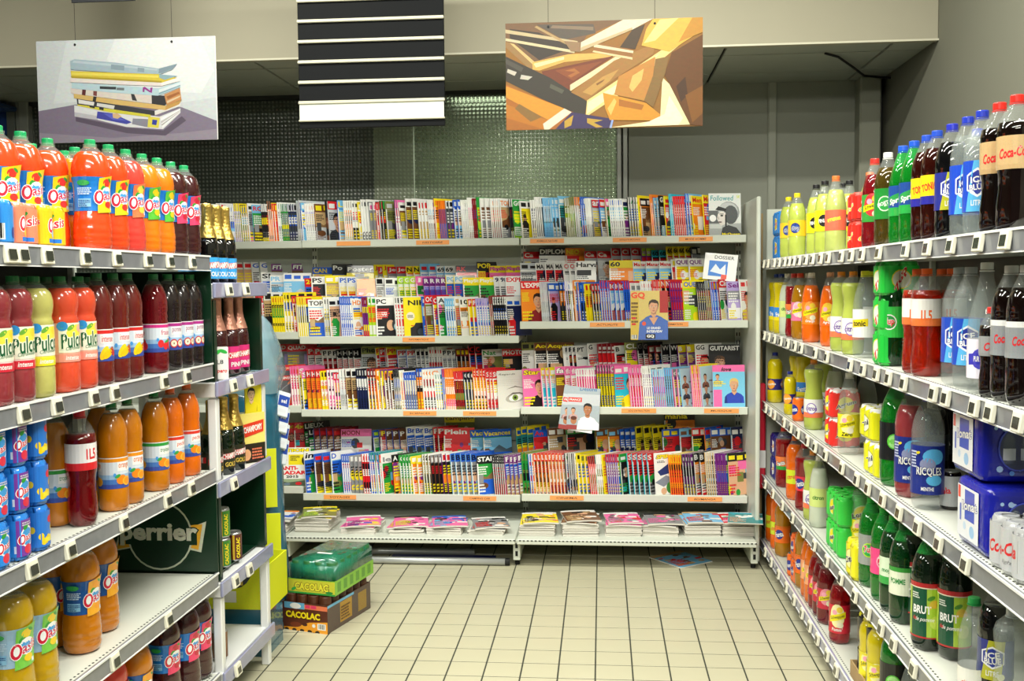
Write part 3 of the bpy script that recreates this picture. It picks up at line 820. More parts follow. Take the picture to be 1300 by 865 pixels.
S3 = crop_art(41, 905, 86, 555, w3, h3, [
 ('9c6a22', (41,86),(905,86),(905,555),(41,555)),
 ('7b5a3c', (41,86),(560,86),(400,150),(360,215),(165,300),(41,170)),
 ('3f352c', (60,110),(190,130),(340,200),(190,250),(60,150)), ('5d5348', (180,95),(430,100),(440,140),(300,165)),
 ('8a7660', (250,100),(430,112),(430,128),(240,112)),
 ('cdb98f', (41,112),(360,172),(360,184),(41,128)), ('dccca2', (41,150),(350,213),(345,224),(41,162)), ('b99a68', (180,100),(320,180),(310,186),(170,106)),
 ('a07a48', (41,165),(75,175),(205,288),(160,300),(41,190)), ('e0bd7c', (60,172),(78,176),(200,284),(184,290)),
 ('e6b45c', (160,258),(320,228),(540,225),(520,245),(300,262),(190,296),(160,290)), ('fbe6a8', (165,265),(300,238),(300,250),(175,282)),
 ('7a3a1c', (200,300),(520,240),(330,362),(322,386),(205,312)), ('8f4a22', (260,298),(470,262),(340,345)), ('b06a30', (300,300),(345,290),(370,310),(330,330),(315,322),(350,306)),
 ('f3deb0', (326,362),(525,245),(552,250),(326,390)),
 ('3a342a', (41,230),(240,330),(400,436),(390,505),(200,420),(41,338)), ('514c42', (41,240),(120,282),(110,300),(41,262)), ('cfc8b8', (50,285),(90,300),(80,316),(46,300)), ('cfc8b8', (110,312),(160,322),(140,336),(104,330)),
 ('5b5a4a', (240,355),(300,385),(290,400),(235,372)),
 ('a8783a', (330,395),(520,262),(700,190),(690,240),(540,330),(400,432)), ('c7994e', (380,395),(470,330),(540,300),(500,350),(420,410)), ('8a5c2a', (440,360),(480,340),(470,352),(445,368)),
 ('f6dc8e', (400,432),(560,330),(760,200),(860,120),(870,150),(720,270),(560,400),(394,505)), ('fff3bf', (404,440),(520,372),(640,290),(720,235),(640,310),(500,420),(398,492)),
 ('9c6a34', (440,180),(600,215),(600,260),(430,215)), ('f0dcb4', (435,188),(605,222),(603,232),(430,200)), ('e9cf9c', (430,215),(600,250),(600,260),(425,222)), ('4a3620', (545,205),(600,130),(655,108),(612,215)),
 ('efe0c0', (375,178),(560,86),(690,86),(600,130),(372,218)), ('cdb48a', (375,200),(600,120),(600,130),(372,218)), ('9a7a58', (300,170),(372,178),(370,220),(330,215)),
 ('e8b84a', (690,86),(905,86),(905,140),(760,230),(640,200),(660,130)), ('f9df8a', (720,90),(800,86),(700,180),(650,190)), ('c98f2e', (860,86),(905,86),(905,150),(800,190)),
 ('c98a3c', (540,330),(700,250),(690,330),(650,440),(520,410)), ('e8c06a', (600,330),(650,300),(640,350),(600,400),(585,380)),
 ('b26a1c', (41,352),(390,505),(300,560),(41,560)), ('e39a2c', (41,360),(300,465),(240,520),(41,410)), ('c57a1c', (41,440),(240,520),(210,555),(41,500)), ('8f6a30', (100,440),(200,500),(150,520),(80,460)),
 ('f6ead0', (205,530),(300,465),(332,482),(232,555),(210,555)),
 ('3b2f5e', (260,555),(332,482),(510,515),(495,555)), ('c9a23a', (300,520),(340,495),(330,540),(300,552)), ('c9a23a', (400,510),(470,520),(430,530),(470,550),(440,552),(400,530)), ('9fb8ef', (498,555),(512,505),(520,505),(508,555)),
 ('e09a28', (470,400),(660,450),(720,500),(720,528),(500,520),(480,470)), ('f4c868', (490,470),(520,425),(530,440),(505,500)), ('b56f1a', (540,430),(650,458),(640,480),(540,460)),
 ('fdf0b8', (500,553),(720,524),(730,340),(790,400),(850,548)), ('fff8d8', (640,545),(740,500),(760,420),(820,520),(800,548)),
 ('8c6a34', (700,260),(760,250),(740,330),(690,470),(650,440),(690,330)),
 ('6b3f0a', (740,330),(770,235),(905,160),(905,555),(850,548)), ('4a2a08', (790,380),(830,340),(840,420),(810,450)), ('8a5512', (830,420),(905,380),(905,500),(860,540))])
board('hanging_photo_board', -.463, .49, 2.35, 2.867, 5.0, S3, 'hanging photo board picturing amber lit books and cases lying in a heap', edge='8a6a30')
# black slatted direction board with one white insert
t = empty('slatted_sign_board', (-1.135, 5.0, 2.382), 0, 'tall black hanging board with white ribs and one blank white insert', 'sign')
M_BB = P('black_board', '0c0e10', .65, noise=.15, nscale=3, spec=.15)
M_RIB = P('white_rib', 'bcb9a4', .4, noise=.04)
box('panel', -.367, .367, 0, .02, 0, 1.0, M_BB, t, bev=.002)
for k in range(9):
    z = .118+k*.1
    if z < .98: box('rib', -.369, .369, -.012, 0, z, z+.016, M_RIB, t, bev=.003)
box('rib', -.369, .369, -.012, 0, .032, .042, M_RIB, t, bev=.003)
box('white_insert', -.364, .364, -.006, 0, .042, .118, P('blank_insert', 'cdd2c8', .25, noise=.02, coat=.4), t)
for sx in (-.3, .3):
    mobj('hanging_wire', mesh_of(tube_along([(sx, .01, .99), (sx, .01, 3.998-2.382)], .0015, 5)), M_DARK, t)
t = board('black_sign_board', -2.62, -2.29, 3.012, 3.6, 4.9, None, 'lower edge of a black hanging board at the very top of the picture', edge='26282b')
t['label'] = 'lower edge of a black board hanging above the newspaper picture'
# ================================================================== MAGAZINE BOOKCASE (back)
YF, YB = 5.93, 6.33
bays = [(-3.14, -1.816, (1.868, 1.315, .868, .372)), (-1.812, -.486, (1.868, 1.289, .848, .337)), (-.482, .845, (1.868, 1.372, .866, .345))]
case = empty('magazine_bookcase', (-1.1, 6.1, 0), 0, 'long grey metal shelving unit filled with magazines along the back wall', 'shelving')
def cbox(*a, **k):
    o = box(*a, **k); return o
def add_case(name, x0, x1, y0, y1, z0, z1, mat, par=None, bev=0, kind=None):
    ox, oy = (-1.1, 6.1)
    return box(name, x0-ox, x1-ox, y0-oy, y1-oy, z0, z1, mat, par or case, bev, kind)
def slotted_post(x, y0, z0, z1):
    bm = bmesh.new(); bx(bm, x-.016, x+.016, y0, y0+.03, z0, z1, .003)
    o = mobj('slotted_post', mesh_of(bm), M_SHELF, case); o.location = (1.1, -6.1, 0)
    bm = bmesh.new(); z = z0+.03
    while z < z1-.03:
        for s in (-1, 1): bx(bm, x+s*.008-.003, x+s*.008+.003, y0-.0015, y0+.002, z, z+.022)
        z += .05
    h = mobj('slot', mesh_of(bm), M_DARK, o); h['kind'] = 'stuff'
for x in (-1.814, -.484, .835):
    slotted_post(x, YB-.03, .03, 1.95)
    # base foot
    bm = bmesh.new(); bx(bm, x-.02, x+.02, 5.60, YB, .035, .15, .004)
    f = mobj('foot', mesh_of(bm), M_SHELF, case); f.location = (1.1, -6.1, 0)
    bm = bmesh.new()
    for zz in (.06, .105): bx(bm, x-.007, x+.007, 5.597, 5.602, zz, zz+.028)
    s = mobj('slot', mesh_of(bm), M_DARK, f)
    bm = lathe([(.014, 0), (.014, .035)], 10); q = mobj('levelling_foot', mesh_of(bm), M_DARK, f, (x, 5.65, 0))
for bx0, bx1, zs in bays:
    z = .15
    while z < 1.95:
        z2 = min(z+.45, 1.96)
        add_case('back_panel', bx0, bx1, YB, YB+.02, z+.002, z2-.002, M_BACK, bev=.002); z = z2
    shelf0 = add_case('shelf', bx0+.002, bx1-.002, 5.56, YB, .135, .165, M_SHELF, bev=.004)
    bm = bmesh.new(); n = int((bx1-bx0)/.022)
    for i in range(n):
        x = bx0+.015+i*.022; bx(bm, x+1.1, x+.012+1.1, 5.5585-6.1, 5.561-6.1, .155, .161)
    mobj('perforation', mesh_of(bm), M_DARK, shelf0)['kind'] = 'stuff'
    for k, zt in enumerate(zs):
        yf = YF if k else 6.02
        if bx0 < -3: yf += .03
        sh = add_case('shelf', bx0+.002, bx1-.002, yf+.012, YB, zt-.04, zt-.008, M_SHELF, bev=.003)
        add_case('shelf_rail', bx0+.002, bx1-.002, yf, yf+.012, zt-.045, zt, M_SHELF, sh, bev=.003)
        if k:   # stepped risers that lift the rear rows
            add_case('riser_step', bx0+.01, bx1-.01, 6.14, YB-.032, zt-.008, zt+.125, M_BACK, sh)
            if k == 1: add_case('riser_step', bx0+.01, bx1-.01, 6.25, YB-.032, zt+.125, zt+.20, M_BACK, sh)
# right end panel
bm = bmesh.new(); bx(bm, .848, .872, 5.66, 6.36, .03, 2.06, .006)
o = mobj('end_panel', mesh_of(bm), M_SHELF, case); o.location = (1.1, -6.1, 0)
# orange category strips on the rails
def cat_strip(x0, x1, yf, zc, txt, h=.026):
    w = x1-x0
    A = Art().rect(0, 0, w, h, 'f2a25c')
    if txt: A.text(txt, w/2, h/2, w*.62, h*.42, '5a4030', .01, .15)
    t = Art; o = box('category_strip', x0+1.1, x1+1.1, yf-6.1-.003, yf-6.1, zc-h/2, zc+h/2, P('strip_card', 'f2a25c', .5) if 'strip_card' not in MATS else MATS['strip_card'], case)
    mobj('strip_print', A.mesh(on_plane((x0+1.1, yf-6.1-.003, zc-h/2), (1, 0, 0), (0, 0, 1), (0, -1, 0))), M_PRINT, o)
for a in STRIPS: cat_strip(*a)

# ================================================================== MAGAZINES
MW, MH = .19, .245
def person(A, cx, cy_, s, hair='3a2a20', skin='d9a27e', top='2c5fb0', bg=None):
    def Q(pts, c): A.poly([(cx+x*s, cy_+y*s) for x, y in pts], c)
    def dk(h, f): return ''.join('%02x' % int(int(h[i:i+2], 16)*f) for i in (0, 2, 4)) if len(h) == 6 else dk(PAL[h], f)
    Q([(-1.55, -2.7), (-1.45, -1.75), (-1.1, -1.35), (-.42, -1.05), (.42, -1.05), (1.1, -1.35), (1.45, -1.75), (1.55, -2.7)], top)
    Q([(-1.55, -2.7), (-1.45, -1.75), (-1.2, -1.45), (-1.05, -2.7)], dk(top, .72)); Q([(.9, -2.7), (1.05, -1.6), (1.12, -2.7)], dk(top, .8))
    Q([(-.36, -.5), (.36, -.5), (.40, -1.08), (.02, -1.5), (-.40, -1.08)], skin)
    Q([(-.36, -.55), (.36, -.55), (.34, -.85), (0, -1.0), (-.34, -.8)], dk(skin, .74))
    Q([(-.42, -1.05), (-.28, -1.15), (.02, -1.62), (-.30, -1.5)], dk(top, 1.0 if sum(int(top[k:k+2], 16) for k in (0, 2, 4)) > 600 else .85) if len(top) == 6 else top)
    for q in (-1, 1): Q([(q*.60, .12), (q*.69, .14), (q*.67, -.15), (q*.58, -.2)], dk(skin, .88))
    Q([(-.66, .1), (-.70, .5), (-.58, .88), (-.2, 1.1), (.25, 1.08), (.60, .84), (.70, .45), (.66, .1)], hair)
    Q([(-.60, .35), (-.60, -.1), (-.52, -.45), (-.28, -.74), (0, -.84), (.28, -.74), (.52, -.45), (.60, -.1), (.60, .35), (.40, .66), (-.35, .66)], skin)
    Q([(.60, .35), (.60, -.1), (.52, -.45), (.28, -.74), (.05, -.83), (.34, -.4), (.44, 0), (.46, .4)], dk(skin, .84))
    Q([(-.62, .34), (-.66, .7), (-.2, 1.0), (.3, 1.0), (.64, .68), (.62, .32), (.50, .56), (.1, .60), (-.30, .72), (-.50, .52)], hair)
    Q([(-.1, .95), (.28, .98), (.50, .74), (.2, .72)], dk(hair, 1.0)); 
    for q in (-1, 1):
        A.ell(cx+q*s*.25, cy_+s*.08, s*.115, s*.055, 'efe6de', n=8); A.ell(cx+q*s*.25, cy_+s*.08, s*.055, s*.055, '2a2020', n=8)
        Q([(q*.12, .20), (q*.24, .27), (q*.42, .22), (q*.24, .225)], dk(hair, .9))
    Q([(-.02, .1), (.06, .1), (.12, -.2), (.02, -.26), (-.09, -.22)], dk(skin, .86))
    Q([(-.22, -.44), (-.04, -.38), (.04, -.40), (.22, -.43), (.06, -.53), (-.08, -.53)], 'b0605a')
PICK = 'wkrbyonspmgc'
def cover_art(st, mast, mb, mc, bg, a, b, seed, step=.03):
    g = random.Random(seed); A = Art(); w, h = MW, MH
    A.rect(0, 0, w, h, bg)
    if st == 'C':
        A.text('SPIROU', w*.52, h*.9, w*.9, h*.1, 'y', .05, .2, halo='2a3a70'); A.poly([(w*.1, h*.55), (w*.5, h*.72), (w*.95, h*.66), (w*.6, h*.5), (w*.2, h*.45)], '2a3a78'); A.poly([(0, h*.3), (w*.4, h*.45), (w*.7, h*.35), (w*.3, h*.18)], '8a92a0'); A.ell(w*.55, h*.15, .03, .035, '3a8a3c'); A.ell(w*.3, h*.08, .02, .02, 'e2b08c'); A.lines(w*.1, w*.5, h*.76, h*.82, 'k', 2, 3)
    if st == 't':
        y = h*.76
        while y > .01:
            q = g.uniform(.018, .05); c = g.choice([bg, a, b, a, b, bg])
            A.rect(0, max(0, y-q), w*g.choice([1, 1, .5, .3]), y, c); y -= q
        A.ell(w*g.uniform(.1, .3), h*g.uniform(.15, .5), .018, .026, g.choice([a, b, 'f']))
    elif st == 'l':
        A.rect(0, h*.38, w, h*.78, a)
        A.poly([(0, h*.40), (w*.15, h*.5), (w*.3, h*.43), (w*.55, h*.58), (w*.8, h*.45), (w, h*.5), (w, h*.3), (0, h*.3)], g.choice(['6c7a52', '8a6b45', '566b7d', b]))
        A.rect(0, 0, w, h*.38, b); A.ell(w*.2, h*.22, .03, .02, g.choice(['d', 'u', 'a']))
        A.rect(w*.04, h*.28, w*.2, h*.5, g.choice(['e', 't', 'u', 'd']))
    elif st == 'x':
        A.rect(0, 0, w, h*.8, a)
        for i in range(9):
            x = g.uniform(-.02, w*.8); y = g.uniform(0, h*.62); s = g.uniform(.02, .06)
            c = g.choice([b, bg, g.choice(PICK), g.choice(PICK), 'f', 'd'])
            if g.random() < .5: A.rect(x, y, x+s, y+s*g.uniform(.5, 1.4), c)
            else: A.ell(x+s/2, y+s/2, s*.5, s*.65, c)
    elif st == 'c':
        A.rect(0, h*.3, w, h*.8, a); A.rect(0, 0, w, h*.3, 'e')
        A.poly([(w*.02, h*.3), (w*.05, h*.45), (w*.25, h*.5), (w*.35, h*.6), (w*.7, h*.6), (w*.85, h*.48), (w*.97, h*.44), (w*.97, h*.3)], b)
        A.poly([(w*.32, h*.5), (w*.38, h*.58), (w*.66, h*.58), (w*.75, h*.5)], 'd')
        for q in (.22, .78): A.ell(w*q, h*.3, .017, .017, 'k')
    elif st == 'f':
        A.rect(0, 0, w, h*.82, a)
        x = w*g.uniform(.16, .3)
        A.poly([(x-.02, 0), (x-.028, h*.38), (x-.01, h*.5), (x+.01, h*.5), (x+.03, h*.38), (x+.02, 0)], b)
        A.ell(x, h*.56, .014, .02, 'd9a27e', n=10); A.ell(x, h*.6, .014, .012, '2c2018', n=10)
        A.poly([(x-.028, h*.38), (x-.034, h*.2), (x-.024, h*.2), (x-.018, h*.36)], 'd9a27e')
    elif st in 'pWP':
        A.rect(0, 0, w, h*.85, a if st != 'p' else bg)
        person(A, w*(.34 if st == 'p' else .58), h*.5, .046, hair=g.choice(['2a1c14', '5a3a20', '1c1412']), top=PAL[b])
    elif st == 'B':
        A.rect(0, 0, w, h*.84, '7cc8ea'); person(A, w*.66, h*.52, .038, hair='e0c070', top='2c48b8')
        A.rect(w*.02, h*.02, w*.28, h*.42, 'p'); person(A, w*.15, h*.72, .016, top='e')
        A.text('love', w*.42, h*.9, .06, .022, '202020', .03, .3); A.lines(w*.02, w*.4, h*.5, h*.64, 'y', 3, 4)
    elif st == 'F':
        A.rect(0, 0, w, h, 'bfe0ea')
        for i in range(3): person(A, w*.22, h*(.72-.28*i), .022, top=('8a5a4a', '444a55', 'b0b0b8')[i]); A.rect(w*.4, h*(.62-.28*i), w*.9, h*(.66-.28*i), 'e')
    elif st == 'H':      # black and white racer in an open face helmet
        A.rect(0, 0, w, h, 'd5d8d6'); A.rect(0, 0, w, h*.3, 'a7abab'); A.rect(0, h*.3, w*.35, h*.6, '5a5e60'); A.ell(w*.12, h*.42, .02, .02, 'e8e8e8'); A.rect(w*.02, h*.18, w*.4, h*.28, 'c8ccca')
        A.poly([(w*.35, 0), (w*.42, h*.2), (w*.6, h*.26), (w*.85, h*.2), (w, h*.05), (w, 0)], '3a3c3e')
        A.ell(w*.62, h*.56, w*.34, h*.25, '8f9394'); A.ell(w*.60, h*.60, w*.30, h*.19, 'b9bdbd'); A.ell(w*.68, h*.5, w*.22, h*.22, '505456')
        A.poly([(w*.28, h*.52), (w*.4, h*.58), (w*.52, h*.55), (w*.5, h*.28), (w*.38, h*.24), (w*.3, h*.32), (w*.25, h*.4)], 'd8d2cc')
        A.ell(w*.4, h*.48, .009, .005, '202020'); A.rect(w*.33, h*.51, w*.46, h*.525, '303030'); A.poly([(w*.26, h*.43), (w*.3, h*.47), (w*.33, h*.40), (w*.28, h*.385)], 'bdb6b0'); A.ell(w*.34, h*.33, .013, .004, '6a5a58')
        A.poly([(w*.2, h*.62), (w*.3, h*.7), (w*.55, h*.64), (w*.52, h*.58), (w*.3, h*.6)], '2c2e30'); A.rect(w*.5, h*.22, w*.55, h*.5, '26282a')
        A.text('Followed', w*.41, h*.89, w*.72, h*.12, 'q', .01, .1); A.text('McQueen', w*.68, h*.045, w*.56, h*.07, 'y', .03); A.text('5€', w*.92, h*.92, w*.1, h*.07, 'c9d436', .02)
    elif st == 'E':      # eye
        A.rect(0, 0, w, h, 'dcdad2'); A.ell(w*.6, h*.3, w*.36, h*.12, 'b3b0a6', .15)
        A.ell(w*.6, h*.3, w*.24, h*.085, 'f2f2ee', .15); A.ell(w*.58, h*.3, w*.1, w*.1, '7d9a3c'); A.ell(w*.58, h*.3, w*.045, w*.045, 'k')
        A.poly([(w*.3, h*.32), (w*.5, h*.43), (w*.75, h*.43), (w*.95, h*.36), (w*.75, h*.405), (w*.5, h*.40)], '3a3630')
        A.poly([(w*.28, h*.52), (w*.6, h*.6), (w*.98, h*.52), (w*.6, h*.57)], '6a655a')
        for i in range(4): A.rect(0, h*(.62+.045*i), w*.8, h*(.623+.045*i), '9a968c')
        A.text('Regards', w*.33, h*.9, w*.56, h*.06, '3a3a38', 0, .2)
    elif st == 'N':
        A.rect(0, 0, w, h, 'y'); A.text('NIK', w*.46, h*.86, w*.62, h*.13, 'k', .03); A.ell(w*.22, h*.52, .026, .026, 'f3ecd0'); A.lines(w*.12, w*.32, h*.48, h*.56, 'k', 4, 2)
        A.poly([(w*.2, 0), (w*.2, h*.22), (w*.32, h*.27), (w*.38, h*.35), (w*.62, h*.35), (w*.68, h*.27), (w*.92, h*.24), (w*.92, 0)], '26262a'); A.ell(w*.55, h*.12, .034, .034, '101012'); A.ell(w*.55, h*.12, .022, .022, '39404a')
        A.rect(w*.22, h*.27, w*.32, h*.29, 'r')
    elif st == 'A':
        A.rect(0, 0, w, h, 'w'); A.rect(0, h*.84, w, h, 'w'); A.text('PTION', w*.5, h*.93, w*.9, h*.09, 'y', .06, halo='k')
        A.rect(w*.3, h*.55, w, h*.82, 'y'); A.ell(w*.84, h*.66, .022, .03, 'k'); A.lines(w*.36, w*.66, h*.66, h*.8, 'k', 4, 3); A.text('SPECIAL', w*.14, h*.7, w*.24, h*.05, 'r', .04); A.text('2', w*.14, h*.78, w*.1, h*.05, 'r', .05)
        A.text('ANTI-', w*.32, h*.47, w*.58, h*.1, 'e8202a', .05); A.text('RADARS', w*.5, h*.35, w*.94, h*.1, 'e8202a', .05); A.text('2015', w*.42, h*.25, w*.4, h*.07, 'k', .04)
        A.rect(0, 0, w, h*.19, '9db08a'); A.poly([(0, h*.02), (0, h*.14), (w*.3, h*.1), (w, h*.17), (w, 0)], '55604e'); A.ell(w*.62, h*.07, .02, .01, 'd02028'); A.ell(w*.25, h*.06, .02, .009, '708090')
    elif st == 'S':
        A.rect(0, 0, w, h, '5b5b60'); A.rect(0, h*.86, w, h, 'd8202c'); A.text('Sciences & SEXE', w*.5, h*.93, w*.85, h*.07, 'f2c8a0', .02); A.rect(w*.1, h*.62, w*.6, h*.74, 'd03a34'); A.text('UNIVERS', w*.35, h*.68, w*.44, h*.06, 'w', .03)
        A.ell(w*.55, h*.5, .03, .03, 'e89060'); A.ell(w*.6, h*.12, .03, .03, 'e05a30'); A.text('SOLA', w*.4, h*.32, w*.5, h*.08, 'w', .03); A.ell(w*.5, h*.42, .07, .03, '8a8a90', .4); A.ell(w*.5, h*.425, .06, .024, '5b5b60', .4); A.rect(w*.05, 0, w, h*.05, 'd8202c')
    if seed % 5 in (0, 2, 3) and st in 'txlfc': A.rect(0, 0, min(.008, step*.38), h, 'f4f4f0')
    # cover lines over the left part, then the title
    if st in 'txlfpcPW':
        g2 = random.Random(seed+5)
        c = g2.choice(['w', 'k', 'y', 'w', 'r']) if a not in 'wy' else g2.choice(['k', 'b', 'r', 'k'])
        A.lines(w*.03, w*g2.uniform(.26, .5), h*g2.uniform(.42, .55), h*.74, c, g2.choice([4, 5, 6]), seed)
        A.lines(w*.03, w*g2.uniform(.2, .4), h*.06, h*.3, g2.choice([c, 'y', mb]), g2.choice([3, 4, 5]), seed+1)
    if st in 'txlfpcPW':
        A.rect(0, h*.8, w, h, mb)
        if mast != '_':
            t = mast[1:] if mast.startswith('!') else mast
            tw = min(w*.94, .026*len(t)+.008)
            A.text(t, w*.03+tw/2, h*.9, tw, h*.125, mc, .03, .12 if st in 'fP' else 0, halo='k' if st == 'P' else None)
        else:
            g3 = random.Random(seed+9)
            for i in range(3): A.rect(w*.04+i*w*.3, h*g3.uniform(.82, .85), w*.04+i*w*.3+w*.22, h*g3.uniform(.92, .97), mc)
        if seed % 3 == 0: A.bars(w*.78, w*.96, h*.02, h*.1, 7)
    return A
ARTS = {}
def mag_meshes(key, w, t, bgc, art):
    """page block with coloured spine and cover (root) + its print"""
    k = (key, round(w, 3), round(t, 4))
    if k in ARTS: return ARTS[k]
    bm = bmesh.new(); bx(bm, 0, w, -t, 0, 0, MH)
    me = mesh_of(bm, 'magazine')
    for m in (M_PAPER, spine_mat(bgc)): me.materials.append(m)
    for p in me.polygons:
        if p.normal.y < -.5 or p.normal.x < -.5 or p.normal.y > .5: p.material_index = 1
    ARTS[k] = (me, art.mesh(lambda u, v, l: (u, -t-l, v), eps=.00002, clip=(0, 0, w, MH), name='cover_print'))
    ARTS[k][1].materials.append(M_PRINT)
    return ARTS[k]
SP = {}; ACACHE = {}
def spine_mat(c):
    if c not in SP: SP[c] = P('spine_ink_'+c, c, .4, noise=.08, coat=.3)
    return SP[c]
CN = dict(w='white', k='black', r='red', b='blue', y='yellow', g='green', o='orange', n='navy', s='sky blue', p='pink', m='purple', v='lavender', c='cyan', e='grey',
          d='dark grey', t='tan', u='brown', l='lime', f='peach', i='cream', z='dark red', q='teal', h='pale grey', a='olive')
ROWZ = {'1': (1.868,)*3, '2': (1.315, 1.289, 1.372), '3': (.868, .848, .866), '4': (.372, .337, .345)}
ROWN = {'1': 'top shelf', '2': 'second shelf', '3': 'third shelf', '4': 'fourth shelf'}
TIER = {'a': (5.958, -.008), 'b': (6.145, .125), 'c': (6.255, .20)}
recs = []
for key, txt in MAGS:
    row, tier = key[0], (key[1:] or 'a')
    for gi, ln in enumerate(txt.strip().splitlines()):
        x0, st_, n, sty, mast, mb, mc, bg, a, b = ln.split()
        x0, st_, n = float(x0), float(st_), int(n)
        for i in range(n): recs.append([key, row, tier, gi, x0+i*st_, st_, sty, mast, mb, mc, bg, a, b, i, n])
recs.sort(key=lambda r: (r[0], r[4]))
byk = {}
for r in recs: byk.setdefault(r[0], []).append(r)
LEANS = {}
def pose(r, nxt):
    st_ = r[5]
    th = 48 if st_ < .07 else (28 if st_ < .135 else 7)
    w = MW
    if nxt is not None:
        s = nxt[4]-r[4]; tn = math.tan(R(48 if nxt[5] < .07 else (28 if nxt[5] < .135 else 7))); ti = math.tan(R(th))
        if tn > ti+1e-6:
            xc = s*tn/(tn-ti)*.97/math.cos(R(th))
            w = min(MW, max(.125, xc))
    return th, w
order = sorted(range(len(recs)), key=lambda i: -(recs[i][5]*(1 if recs[i][2] == 'a' else .45)))
SOLO = set(order[:288])
idx = {id(r): i for i, r in enumerate(recs)}
rest = [[], [], [], []]   # vertices, faces, colours, for everything past the limit
nlab = {}
posts = (-1.814, -.484, .84)
for key, rs in byk.items():
    row, tier = key[0], (key[1:] or 'a')
    for j, r in enumerate(rs):
        _, _, _, gi, x, st_, sty, mast, mb, mc, bg, a, b, i, n = r
        th, w = pose(r, rs[j+1] if j+1 < len(rs) else None)
        bay = 0 if x < -1.83 else (1 if x < -.5 else 2)
        y, dz = TIER[tier]
        if row == '1': y = 6.045
        if bay == 0: y += .03
        z = ROWZ[row][bay]+dz
        seed = sum(map(ord, key))*131+gi*17+7
        t = max(.0018, min(.006, st_*math.sin(R(th))*.7)) if th == 48 else .005
        if (key, gi) not in ACACHE: ACACHE[(key, gi)] = cover_art(sty, mast, mb, mc, bg, a, b, seed, st_)
        me, pr = mag_meshes((key, gi), w, t, bg if bg != 'w' else mb, ACACHE[(key, gi)])
        g = random.Random(seed+i)
        lean = R(-6+g.uniform(-1, 1)); tilt = 0
        hs = {'1': 1.0, '2': .98, '3': .98, '4': 1.0}[row]*(1 if tier == 'a' else .97)
        hs *= random.Random(seed).uniform(.93, 1.04)
        M = Matrix.Translation((x, y, z+.001)) @ Matrix.Rotation(R(th), 4, 'Z') @ Matrix.Rotation(lean, 4, 'X') @ Matrix.Diagonal((1, 1, hs, 1))
        if idx[id(r)] in SOLO:
            o = mobj('magazine', me); o.matrix_world = M
            mobj('cover_print', pr, None, o)
            col = CN[bg] if bg == a else CN[bg]+' and '+CN[a]
            side = min(posts, key=lambda q: abs(q-x)); 
            q = 1 if x < -1.815 else (2 if x < -.485 else 3)
            bn = {1: 'left bay', 2: 'middle bay', 3: 'right bay'}[q]
            tn = {'a': '', 'b': ' rear row,', 'c': ' highest row,'}[tier]
            kk = (key, q); nlab[kk] = nlab.get(kk, 0)+1
            k_ = nlab[kk]; sfx = 'th' if 10 < k_ % 100 < 14 else {1: 'st', 2: 'nd', 3: 'rd'}.get(k_ % 10, 'th')
            tag(o, '%s magazine, %d%s from left,%s %s, %s' % (col, k_, sfx, tn, ROWN[row], bn), 'magazine', 'magazines on the %s%s' % (ROWN[row], tn.rstrip(',')))
        else:
            V, F, K = rest[0], rest[1], rest[2]
            for src, fallback in ((me, None), (pr, 1)):
                base = len(V); co = [M @ v.co for v in src.vertices]
                V.extend(tuple(c) for c in co)
                ca = src.color_attributes.get('Col')
                for p in src.polygons:
                    F.append(tuple(base+v for v in p.vertices))
                    if ca: c = tuple(ca.data[p.loop_start].color)
                    else: c = C('e4e0d6') if p.material_index == 0 else C(bg if bg != 'w' else mb)
                    K.append(c)
me = bpy.data.meshes.new('thin_magazines'); me.from_pydata(rest[0], [], rest[1])
ca = me.color_attributes.new('Col', 'FLOAT_COLOR', 'CORNER'); buf = []
for p, c in zip(me.polygons, rest[2]): buf += list(c)*p.loop_total
ca.data.foreach_set('color', buf)
tag(mobj('thin_magazine_mass', me, M_PRINT), 'thin magazine edges packed between the wider covers on all shelves', 'magazines', kind='stuff')
# ================================================================== DRINKS SHELVING
def rail_with_tags(parent, s, xr, y0, y1, zt, tags, mat, near):
    """rail along the aisle; s = +1 right unit, -1 left unit; tags at given distances"""
    o = box('shelf_rail', min(s*xr, s*(xr+.012)), max(s*xr, s*(xr+.012)), y0, y1, zt-.05, zt+.002, mat, parent, bev=.003)
    box('rail_edge', min(s*(xr-.003), s*(xr+.001)), max(s*(xr-.003), s*(xr+.001)), y0, y1, zt-.003, zt+.003, M_SHELF_W, parent)
    box('rail_edge', min(s*(xr-.003), s*(xr+.001)), max(s*(xr-.003), s*(xr+.001)), y0, y1, zt-.052, zt-.049, M_SHELF_W, parent)
    for y in tags:
        bm = bmesh.new(); bx(bm, -.008, .004, -.024, .024, -.042, .003, .002)
        t = mobj('price_tag', mesh_of(bm), M_TAG, parent, (s*xr-s*.002, y, zt-.004))
        t.rotation_euler = (0, R(9)*s, 0)
        if s > 0: t.rotation_euler = (0, R(9), 0)
        bm = bmesh.new(); xx = -.0112 if s > 0 else .0052
        bx(bm, xx+.0018, xx+.0034 if s > 0 else xx+.0022, -.017, .015, -.034, -.009)
        t2 = mobj('price_tag', mesh_of(bm), M_SCREEN, parent, t.location); t2.rotation_euler = t.rotation_euler; t2.name = 'tag_screen'
    return o
